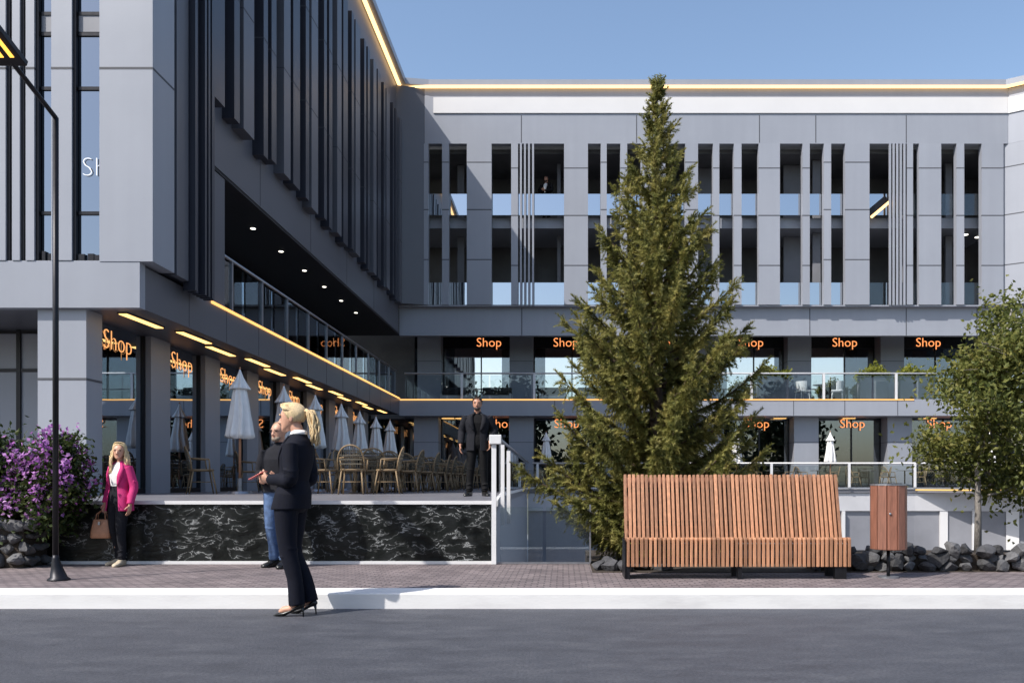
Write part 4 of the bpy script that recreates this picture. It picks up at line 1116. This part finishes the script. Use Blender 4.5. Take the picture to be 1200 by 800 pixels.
def person(label,loc,rz,S,P,lift=0):
    """P: pose and outfit, lengths in metres for a 1.70 m figure, scaled by S; faces +y before rz"""
    r=empty('person',(0,0,0),label,'person')
    fem=P.get('fem',True)
    sh=.165 if fem else .20
    J=dict(P['J'])
    nk=V(J['neck']); hc=V(J['head']); yaw=P.get('yaw',0); HM=Matrix.Translation(hc)@Matrix.Rotation(yaw,4,'Z')@Matrix.Rotation(P.get('nod',0),4,'X')
    vox=P.get('vox',.006)
    b=MB()
    # torso
    pel,che=V(J['pelvis']),V(J['chest'])
    b.loft([er(pel+V((0,0,-.10)),.10,.07),er(pel,.155,.10,.11),er(pel*.5+che*.5,.115 if fem else .14,.085),er(che,.135 if fem else .17,.105,.10),er(che+(nk-che)*.6,sh*.78,.075,.08),er(nk+V((0,0,-.035)),.075,.055,.06),er(nk+V((0,0,.01)),.05,.05,.05)])
    limb(b,[nk+V((0,-.005,-.06)),nk+V((0,.0,.02)),hc+V((0,-.015,-.05))],[.062,.05 if fem else .058,.05 if fem else .057],16)
    # head
    hb=MB(HM)
    fr=1 if fem else 1.06
    hb.loft([er((0,y0,-.112+t*.225),rx*fr,yf,yb,20,0,.92) for t,rx,yf,yb,y0 in ((0,.018,.022,.02,.066),(.05,.034,.034,.035,.058),(.13,.047,.046,.06,.046),(.22,.056,.06,.075,.030),(.33,.064,.077,.088,.015),(.45,.070,.087,.093,.006),(.58,.073,.092,.100,.0),(.70,.073,.090,.103,-.004),(.82,.066,.078,.094,-.008),(.92,.048,.055,.070,-.010),(.98,.026,.03,.038,-.012),(1.0,.008,.01,.012,-.012))])
    hb.tube([(0,.086,.010),(0,.099,-.015),(0,.110,-.035),(0,.094,-.044)],[.008,.010,.0135,.010],10)
    for sx in (-1,1):
        hb.ell((sx*.073,-.012,-.012),.008,.017,.030); hb.ell((sx*.033,.086,.022),.022,.010,.007); hb.ell((sx*.012,.094,-.038),.008,.009,.007)
    hb.ell((0,.080,-.063),.021,.010,.006); hb.ell((0,.078,-.074),.018,.010,.006); hb.ell((0,.073,-.098),.02,.014,.012)
    b.v+=hb.v; 
    o=len(b.f); base=len(b.v)-len(hb.v)
    for f in hb.f: b.f.append([i+base for i in f]); b.m.append(0)
    # arms / hands / legs
    arr=.046 if fem else .054
    for s_,k in ((-1,'R'),(1,'L')):
        s0=V(J['sh'+k]) ; e_,wr=V(J['el'+k]),V(J['wr'+k])
        limb(b,[s0*.90+V((0,0,s0.z*.10-.045)),s0*.55+e_*.45,e_,wr],[arr*.70,arr*.72,arr*.74,arr*.56])
        hd_=P['hand'+k]; hand(b,wr,hd_[0],hd_[1],hd_[2],1.0 if fem else 1.1,hd_[3])
        h_,kn,an=V(J['hip'+k]),V(J['kn'+k]),V(J['an'+k])
        limb(b,[h_,kn,an],[.072,.043,.030])
        td=V(J['toe'+k])-an; 
        fw=1 if P['shoe']=='heel' else .62
        b.tube([an+V((0,0,.0))-td*.18,an+td*.3-V((0,0,.035)),an+td*.72-V((0,0,.006 if fw==1 else .012)),an+td*(.95 if fw==1 else .85)+V((0,0,-.06))*(0 if fw==1 else 1)],[.032*fw,.033*fw,.031*fw,.014*fw],10)
    body=b.build('body',P.get('skin','skin'),r)
    bake(body,[('REMESH',dict(mode='VOXEL',voxel_size=vox)),('SMOOTH',dict(factor=.5,iterations=3))])
    def part(name,mb,mat,vx=None,it=4,extra=None):
        ob=mb.build(name,mat,r,smooth=True)
        if vx: bake(ob,[('REMESH',dict(mode='VOXEL',voxel_size=vx)),('SMOOTH',dict(factor=.5,iterations=it))])
        return ob
    for sx in (-1,1):
        m=MB(HM); m.ell((sx*.032,.081,.005),.0125,.0105,.007); part('eye',m,'eye')
        m=MB(HM); m.tube([(sx*.016,.093,.024),(sx*.034,.092,.030),(sx*.052,.080,.025)],[.003,.0042,.002],6); part('eyebrow',m,P['hairmat'])
    m=MB(HM); m.tube([(-.021,.082,-.068),(-.008,.0885,-.067),(.008,.0885,-.067),(.021,.082,-.068)],[.002,.0042,.0042,.002],8); part('mouth',m,'lips')
    # trousers
    t=MB()
    wst=P.get('waist',.10); gr=P.get('grow',.012)
    t.loft([er(pel+V((0,0,-.13)),.10,.085,.09),er(pel+V((0,0,-.06)),.155+gr,.10+gr,.125+gr),er(pel+V((0,0,.03)),.148+gr,.098+gr,.112+gr),er(pel+V((0,0,wst)),(.118 if fem else .145)+gr,.088+gr,.09+gr)])
    lr=P.get('legr',(.098,.066,.058,.062))
    for k in 'RL':
        h_,kn,an=V(J['hip'+k]),V(J['kn'+k]),V(J['an'+k])
        mid=kn*.45+an*.55
        limb(t,[h_,h_*.5+kn*.5+V((0,.008,0)),kn,mid+V((0,-.015,0)),an+V((0,-.004,P.get('hem',.0)))],[lr[0],(lr[0]*.55+lr[1]*.45),lr[1],lr[2],lr[3]],18)
        for q in range(2 if P.get('shoe')=='heel' else 5):   # soft folds at knee and hem
            a=kn if q<2 else an; zz=(.03-.05*q) if q<2 else (.05+.035*(q-2)); sgn=1 if q%2 else -1
            c=a+V((.0,.0,zz)); rr_=lr[1] if q<2 else lr[3]
            t.tube([c+V((rr_*.96*math.cos(g),rr_*.96*math.sin(g),sgn*.012*math.cos(g))) for g in [math.pi*(.1+.8*i/8)+(math.pi if q%3==0 else 0) for i in range(9)]],.0075,6)
    part('trousers',t,P['trousers'],.009,3)
    # top
    jk=P['jacket']; jm=MB(); g=jk.get('grow',.02); hemz=jk['hem']
    def cen(z):
        if z<=che.z: f=(z-pel.z)/(che.z-pel.z); return pel+(che-pel)*f
        f=(z-che.z)/(nk.z-che.z); return che+(nk-che)*min(1,f)
    cz,nz,pz=che.z,nk.z,pel.z
    rows=[(hemz,(.165 if fem else .172)+g*1.3,.11+g*1.3,.135+g*1.3),(pz+.02,(.158 if fem else .17)+g,.10+g,.125+g),(pz*.55+cz*.45,(.118 if fem else .152)+g,.088+g,.088+g),(cz-.06,(.132 if fem else .17)+g,.10+g,.098+g),(cz+.03,(.145 if fem else .186)+g,(.112 if fem else .108)+g,.102+g),(nz-.085,sh*.93+g*.6,.085+g,.098+g*.8),(nz-.045,sh*.74+g*.4,.068+g,.085+g*.7),(nz-.012,.085,.062+g*.5,.07),(nz+.02,.062,.055,.06)]
    rows=[q for q in rows if q[0]>=hemz-1e-6]; rows.sort(key=lambda q:q[0])
    N=40
    if jk.get('open'):
        op=jk['open']
        rings=[]
        zs=[]
        fine=[]
        for i in range(len(rows)-1):
            for j in range(4): fine.append(tuple(rows[i][k]+(rows[i+1][k]-rows[i][k])*j/4 for k in range(4)))
        fine.append(rows[-1])
        for z,rx,rf,rb in fine:
            c=cen(z); zz=(z-hemz)/(rows[-1][0]-hemz)
            o_=op(zz); ring=[]
            for i in range(N):
                a=math.pi/2+o_+(2*math.pi-2*o_)*i/(N-1); sa,ca=math.sin(a),math.cos(a)
                ring.append(V((c.x+rx*srt(ca,.85),c.y+(rf if sa>0 else rb)*srt(sa,.85),z)))
            rings.append(ring)
        jm.loft(rings,0,False,False)
    else:
        jm.loft([er(V((cen(z).x,cen(z).y,z)),rx,rf,rb,N) for z,rx,rf,rb in rows])
    ar=jk.get('sleeve',(.062,.054,.042) if fem else (.074,.062,.049))
    for k in 'RL':
        s0,e_,wr=V(J['sh'+k]),V(J['el'+k]),V(J['wr'+k])
        ce=wr+(e_-wr)*jk.get('cuff',.10)
        limb(jm,[s0*.94+V((0,0,s0.z*.06-.012)),s0*.5+e_*.5,e_,e_*.5+ce*.5,ce],[ar[0],ar[0]*.92,ar[1],ar[1]*.9,ar[2]],16)
        for q in range(3):
            c=e_+(s0-e_)*(.05+.09*q); dd=(s0-e_).normalized(); rr_=ar[1]+.004*q
            u=dd.cross(V((0,1,.3))).normalized(); v_=dd.cross(u)
            jm.tube([c+(u*math.cos(a)+v_*math.sin(a))*rr_*.97+dd*.012*math.cos(2*a+q) for a in [math.pi*(-.2+1.3*i/9) for i in range(10)]],.007,6)
    if jk.get('open'):
        ob=jm.build(jk['name'],jk['mat'],r,smooth=True); bake(ob,[('SOLIDIFY',dict(thickness=.012,offset=-.5)),('REMESH',dict(mode='VOXEL',voxel_size=.0055)),('SMOOTH',dict(factor=.5,iterations=3))])
        # lapels
        for sx in (-1,1):
            lp=MB(); rows2=[]
            for t_ in range(9):
                zz=.50+.46*t_/8; z=hemz+(rows[-1][0]-hemz)*zz; c=cen(z)
                # radius at z
                for i in range(len(rows)-1):
                    if rows[i][0]<=z<=rows[i+1][0]: break
                f=(z-rows[i][0])/(rows[i+1][0]-rows[i][0]); rx,rf=[rows[i][k]+(rows[i+1][k]-rows[i][k])*f for k in (1,2)]
                o_=op(zz); wd=.12+.42*math.sin(min(1,t_/6.5)*math.pi*.75)
                ring=[]
                for q,e2 in ((0,.006),(.5,.012),(1,.008)):
                    a=math.pi/2-sx*(o_+q*wd); ring.append(V((c.x+(rx+e2)*srt(math.cos(a),.85),c.y+(rf+e2)*srt(math.sin(a),.85),z)))
                rows2.append(ring)
            lp.loft(rows2,0,False,False)
            ob=lp.build('lapel',jk['mat'],r,smooth=True); bake(ob,[('SOLIDIFY',dict(thickness=.006,offset=0))])
        s_=MB(); sg=.006
        s_.loft([er(V((cen(z).x,cen(z).y,z)),max(.03,rx-g+sg),max(.03,rf-g+sg),max(.03,rb-g+sg),28) for z,rx,rf,rb in rows if z>=pz+.01]); part('shirt',s_,P['shirt'],.009,3)
        if P.get('collar'):
            for sx in (-1,1):
                cl_=MB(); cl_.loft([[nk+V((sx*.058*math.cos(a),.058*math.sin(a)-.002,.045-.02*max(0,math.sin(a)))),nk+V((sx*.074*math.cos(a),.075*math.sin(a),.012-.05*max(0,math.sin(a))**3))] for a in [R(-90)+R(172)*i/9 for i in range(10)]],0,False,False)
                ob=cl_.build('collar',P['shirt'],r,smooth=True); bake(ob,[('SOLIDIFY',dict(thickness=.005,offset=0))])
    else:
        part(jk['name'],jm,jk['mat'],.008,4)
        if jk.get('neckring'):
            m=MB(); m.tube([nk+V((.058*math.cos(a),.056*math.sin(a),.02)) for a in [2*math.pi*i/20 for i in range(21)]],.011,8); part('collar',m,jk['mat'])
    # shoes
    for k in 'RL':
        an,to=V(J['an'+k]),V(J['toe'+k]); fd=to-an; fd.z=0; fd.normalize(); sd=V((fd.y,-fd.x,0)); m=MB()
        if P['shoe']=='heel':
            hl=an-fd*.035
            def sec(p,w_,h0,h1): return [p+sd*w_*math.cos(a)+V((0,0,(h0+h1)/2+(h1-h0)/2*math.sin(a))) for a in [2*math.pi*i/14 for i in range(14)]]
            flo=V((an.x,an.y,0))
            m.loft([sec(flo-fd*.062,.016,.078,.105),sec(flo-fd*.045,.028,.066,.125),sec(flo+fd*.0,.031,.052,.088),sec(flo+fd*.05,.030,.026,.056),sec(flo+fd*.095,.040,.004,.042),sec(flo+fd*.13,.036,.001,.036),sec(flo+fd*.17,.018,.001,.022),sec(flo+fd*.188,.004,.002,.010)])
            m.tube([flo-fd*.045+V((0,0,.085)),flo-fd*.055+V((0,0,.03)),flo-fd*.056],[.016,.0065,.0055],8)
        else:
            m2=V((an.x,an.y,0))
            def sec(p,w_,h1): return [p+sd*w_*srt(math.cos(a),.7)+V((0,0,h1/2+h1/2*srt(math.sin(a),.7))) for a in [2*math.pi*i/16 for i in range(16)]]
            m.loft([sec(m2-fd*.082,.018,.055),sec(m2-fd*.07,.034,.085),sec(m2-fd*.02,.040,.105),sec(m2+fd*.03,.042,.095),sec(m2+fd*.08,.047,.068),sec(m2+fd*.14,.046,.052),sec(m2+fd*.18,.034,.042),sec(m2+fd*.197,.012,.028)])
        part('shoe',m,P['shoemat'])
    # hair
    hm=P['hairmat']; rng=random.Random(hash(P['hair'])%97+3); h=MB(HM)
    def cap(gx,front,low):
        rings=[]
        for j in range(9):
            e_=R(90)-R(90+low)*j/8; ring=[]
            for i in range(24):
                a=2*math.pi*i/24; x,y=math.cos(a),math.sin(a)
                fr_=max(0,y)
                el=e_ if j==0 else R(90)-(R(90+low)*(1-fr_*front))*j/8
                z_=math.sin(el); c_=math.cos(el)
                ring.append(V((.078*gx*fr*c_*x,(.096 if y>0 else .106)*gx*c_*y-.006,.028+.092*gx*z_+.002*math.sin(i*3.1+j))))
            rings.append(ring)
        h.loft(rings[::-1])
    if P['hair']=='short':
        cap(1.05,.70,30)
        for i in range(120):
            a=rng.uniform(0,6.28); el=rng.uniform(.1,1.4); p=V((.079*fr*math.cos(el)*math.cos(a),.100*math.cos(el)*math.sin(a)-.008,.030+.092*math.sin(el)))
            if p.y>.05 and p.z<.075: continue
            h.tube([p,p*1.05+V((.006,.012,.006))],[.009,.002],5)
    if P['hair']=='balding':
        cap(1.02,.86,28)
    if P['hair']=='pony':
        cap(1.07,.70,42)
        for i in range(46):   # combed strands running back to the tie
            a=rng.uniform(-1.5,1.5); s1=V((.080*math.sin(a),.082-.02*abs(a)+rng.uniform(-.02,.01),.072+.045*math.cos(a)*.9)); tie=V((rng.uniform(-.012,.012),-.115,.045+rng.uniform(-.012,.012)))
            mid=V((s1.x*.95,-.03,max(.04,.128*math.cos(a*.9))*1.03)); h.tube([bez(s1,mid*1.25-(s1+tie)*.12,tie,k/6) for k in range(7)],[.006,.008,.009,.009,.008,.008,.006],5)
        h.ell((0,-.118,.046),.024,.02,.024)
        for i in range(60):
            a=rng.uniform(0,6.28); q=rng.random()**.5; x0=q*.026*math.cos(a); y0=q*.03*math.sin(a)
            ln=rng.uniform(.20,.30); ph=rng.uniform(0,6)
            h.tube([V((x0*(1+.7*math.sin(min(1,t*1.4)*2.6))+.006*math.sin(t*9+ph),-.122-.055*math.sin(min(1,t*2)*1.57)+y0*(1+.45*math.sin(min(1,t*1.4)*2.6))+.010*math.sin(t*10+ph),.05+.022*math.sin(min(1,t*3)*3.14)-ln*t)) for t in [k/10 for k in range(11)]],[.008]*5+[.009,.009,.008,.007,.005,.002],5)
    if P['hair']=='long':
        cap(1.07,.66,30)
        for i in range(150):
            a=rng.uniform(R(-38),R(218)); ph=rng.uniform(0,6.28); fr_=-math.sin(a)
            s1=V((.012*rng.uniform(-1,1),.06-.10*rng.random(),.124)); 
            ed_=V((.088*math.cos(a),-.012-.105*math.sin(a) if math.sin(a)>0 else -.012+.062*-math.sin(a)*1.2,.02))
            ln=rng.uniform(.26,.36); out=V((ed_.x,ed_.y,0)).normalized()
            pts=[bez(s1,V((ed_.x*1.0,ed_.y*.9,.13)),ed_,k/4) for k in range(5)]
            for k in range(1,10):
                t=k/9; pts.append(ed_+out*(.022*math.sin(t*2.4)+.010*math.sin(t*11+ph))+V((.008*math.sin(t*13+ph*2),.03*t if ed_.y>-.02 else -.01*t,-ln*t)))
            h.tube(pts,[.007]*5+[.0095,.0105,.011,.011,.0105,.010,.009,.007,.003],5)
    part('hair',h,hm)
    if P['hair']=='balding' :
        m=MB(HM)
        for sx in (-1,1):
            m.tube([(sx*.032+.022*math.cos(a),.098,.005+.018*math.sin(a)) for a in [2*math.pi*i/14 for i in range(15)]],.0022,5); m.tube([(sx*.054,.096,.008),(sx*.076,.0,.008)],.002,5)
        part('glasses',m,'black_metal')
        m=MB(HM); m.loft([er((0,.055,-.115),.03,.035,.01,14),er((0,.045,-.085),.056,.056,.02,14),er((0,.04,-.06),.060,.050,.02,14)]); part('beard',m,hm)
    if P['hair']=='short' and P.get('beard'):
        m=MB(HM); m.loft([er((0,.05,-.116),.03,.036,.02,14),er((0,.042,-.09),.055,.054,.03,14),er((0,.034,-.062),.063,.056,.03,14)]); part('beard',m,hm)
    r.scale=(S,)*3; r.rotation_euler=(0,0,rz); r.location=V(loc)+V((0,0,lift))
    return r

def stand(sh=.165,hipw=.085,**k):
    J=dict(pelvis=(0,0,.94),chest=(0,-.005,1.23),neck=(0,-.02,1.435),head=(0,.0,1.588),
      shR=(-sh,-.015,1.375),shL=(sh,-.015,1.375),elR=(-sh-.055,-.04,1.10),elL=(sh+.055,-.04,1.10),wrR=(-sh-.06,.04,.865),wrL=(sh+.06,.04,.865),
      hipR=(-hipw,0,.88),hipL=(hipw,0,.88),knR=(-hipw-.005,.012,.48),knL=(hipw+.005,.012,.48),anR=(-hipw-.01,-.02,.085),anL=(hipw+.01,-.02,.085),
      toeR=(-hipw-.03,.15,.02),toeL=(hipw+.03,.15,.02))
    J.update(k); return J
DN=(0,.15,-1)
# woman in the foreground, profile to the left, both hands forward with a phone
Jw=stand(.155,.08,pelvis=(0,.0,.965),chest=(0,-.045,1.25),neck=(0,-.055,1.455),head=(0,-.005,1.603),
   shR=(-.155,-.06,1.39),shL=(.155,-.06,1.39),elR=(-.185,-.075,1.10),elL=(.19,-.07,1.10),wrR=(-.06,.165,1.10),wrL=(.075,.15,1.09),
   hipR=(-.08,.01,.90),hipL=(.08,.0,.90),knR=(-.078,-.01,.51),knL=(.072,.02,.50),anR=(-.072,-.075,.125),anL=(.065,-.125,.135),toeR=(-.085,.075,.03),toeL=(.08,.02,.03))
W1=dict(J=Jw,fem=True,yaw=R(8),nod=R(-3),vox=.0048,skin='skin',trousers='suit',grow=.007,legr=(.098,.070,.061,.066),hem=-.035,
   jacket=dict(name='jacket',mat='suit',hem=.86,grow=.013,open=lambda z: R(4) if z<.52 else R(4)+R(40)*((z-.52)/.48)**1.3,cuff=.06),shirt='white_cloth',collar=True,
   handR=((.35,1,.15),(.75,-.1,.4),.75,-1),handL=((-.25,1,.12),(-.75,0,.4),.70,1),shoe='heel',shoemat='shoe_black',hair='pony',hairmat='blond')
f=at(342,720,6.78)
woman=person('blond ponytailed woman in a dark trouser suit and heels holding a phone',(f.x,6.78,0.0),R(82),.975,W1)
ph=MB(); Mx=Matrix.Translation((f.x-.268,6.78-.0,1.107))@Matrix.Rotation(R(-28),4,'Y')
ph.box(-.075,.07,-.036,.036,-.004,.004,0,Mx); o=ph.build('phone','phone',bevel=.003); tag(o,'red backed phone held in the hands of the blond woman in the dark suit','phone')
ph=MB(); ph.box(-.069,.064,-.032,.032,.0042,.0047,0,Mx); so_=ph.build('screen','white_metal',o)

# pink blazer woman
Jp=stand(.15,.08,anR=(-.095,.05,.085),toeR=(-.15,.20,.02),knR=(-.085,.05,.48),anL=(.125,-.10,.085),toeL=(.15,.07,.02),knL=(.10,.0,.48),wrR=(-.235,.03,.845),elR=(-.215,-.05,1.09),wrL=(.215,.05,.86),elL=(.225,-.04,1.10))
W2=dict(J=Jp,fem=True,yaw=R(32),vox=.006,trousers='charcoal_cloth',waist=.17,grow=.010,legr=(.096,.064,.055,.050),
   jacket=dict(name='blazer',mat='pink',hem=.76,grow=.022,open=lambda z: R(34)-R(8)*math.sin(z*3.1)+R(10)*max(0,z-.6),cuff=.05),shirt='white_cloth',
   handR=(DN,(.9,.2,0),.35,-1),handL=(DN,(-.9,.2,0),.8,1),shoe='flat',shoemat='shoe_beige',hair='long',hairmat='blond')
Sp=.80
pf=at(140,659,9.50); pl=V((pf.x,9.50,PZ-.004))
person('long haired blond woman in a bright pink blazer carrying a tan handbag',pl,R(158),Sp,W2)
Mp=Matrix.Translation(pl)@Matrix.Rotation(R(158),4,'Z')@Matrix.Scale(Sp,4)
hb=Mp@V((.235,.06,.79))
bag=empty('handbag',(hb.x,hb.y,hb.z-.33),'tan leather handbag hanging from the pink blazer woman\'s hand','handbag')
m=MB(); c=V((hb.x-.02,hb.y,hb.z-.33))
m.loft([[c+V((w_*srt(math.cos(a),.45),d_*srt(math.sin(a),.45),z)) for a in [2*math.pi*i/28 for i in range(28)]] for z,w_,d_ in ((0,.100,.05),(.012,.112,.056),(.08,.108,.052),(.16,.095,.042),(.205,.086,.034),(.212,.082,.03))])
m.build('bag_body','leather_tan',bag,smooth=True)
for dy in (-.028,.028):
    m=MB(); m.tube([c+V((-.055*math.cos(0),dy,.195)),c+V((-.045,dy*.7,.27)),c+V((.012,dy*.2,.318)),c+V((.05,dy*.7,.27)),c+V((.055,dy,.195))],.006,6); m.build('handle','leather_tan',bag,smooth=True)
m=MB(); m.box(c.x-.012,c.x+.012,c.y-.058,c.y-.05,c.z+.15,c.z+.185); m.build('clasp','grey_metal',bag)

# man in sweater and jeans
Jm=stand(.195,.09,anR=(-.09,.03,.085),toeR=(-.12,.19,.02),anL=(.10,-.06,.085),toeL=(.13,.10,.02),wrR=(-.07,.19,1.02),elR=(-.25,-.0,1.10),wrL=(.10,.19,1.00),elL=(.25,.0,1.10))
M1=dict(J=Jm,fem=False,yaw=R(-12),nod=R(-4),vox=.007,skin='skin',trousers='denim',grow=.014,legr=(.10,.072,.062,.062),
   jacket=dict(name='sweater',mat='charcoal_cloth',hem=.88,grow=.020,cuff=.06,neckring=True),shirt='charcoal_cloth',
   handR=((.5,.8,.1),(.6,-.2,.5),.7,-1),handL=((-.5,.8,.1),(-.6,-.2,.5),.7,1),shoe='flat',shoemat='shoe_black',hair='balding',hairmat='greyhair')
mf=at(327,659,9.30)
person('bearded man in a dark sweater and blue jeans half hidden behind the suited woman',(mf.x-.0,9.30,PZ-.004),R(166),.93,M1)

# man on the terrace
Jt=stand(.20,.09,anR=(-.13,.02,.085),toeR=(-.19,.18,.02),knR=(-.11,.02,.48),anL=(.14,.0,.085),toeL=(.20,.16,.02),knL=(.115,.02,.48),wrL=(.285,.09,.88),elL=(.27,-.05,1.11),wrR=(-.215,.10,.93),elR=(-.285,-.06,1.13))
M2=dict(J=Jt,fem=False,yaw=R(-6),vox=.007,skin='skin_tan',trousers='black_cloth',grow=.014,legr=(.10,.07,.06,.062),beard=True,
   jacket=dict(name='jacket',mat='charcoal_cloth',hem=.78,grow=.024,open=lambda z: R(10)+R(4)*abs(z-.45)+R(30)*max(0,z-.5)**1.2,cuff=.05),shirt='black_cloth',
   handR=(DN,(.9,.2,0),.6,-1),handL=(DN,(-.9,.2,0),.45,1),shoe='flat',shoemat='shoe_black',hair='short',hairmat='darkhair')
person('dark haired man in a charcoal blazer standing at the front edge of the terrace',(at(559.5,581,13.6).x,13.6,TZ),R(184),.925,M2)
M3=dict(M2); M3['J']=stand(.20,.09); M3['jacket']=dict(M2['jacket'],mat='black_cloth'); M3['vox']=.011
person('person in black clothes on the terrace right behind the white box post',(at(579,575,21).x,21,TZ),R(200),.97,M3)
M4=dict(M2); M4['J']=stand(.20,.09,wrR=(-.02,.20,1.08),elR=(-.26,.03,1.12),wrL=(.06,.20,1.10),elL=(.27,.03,1.12)); M4['jacket']=dict(M2['jacket'],mat='black_cloth'); M4['shirt']='white_cloth'; M4['vox']=.011
M4['handR']=((.4,.9,.1),(.6,-.2,.4),.6,-1); M4['handL']=((-.4,.9,.1),(-.6,-.2,.4),.6,1)
person('man in a dark jacket and white shirt looking out from an upper slotted window',(at(640,230,37.62).x,37.62,12.62),R(160),1.12,M4)
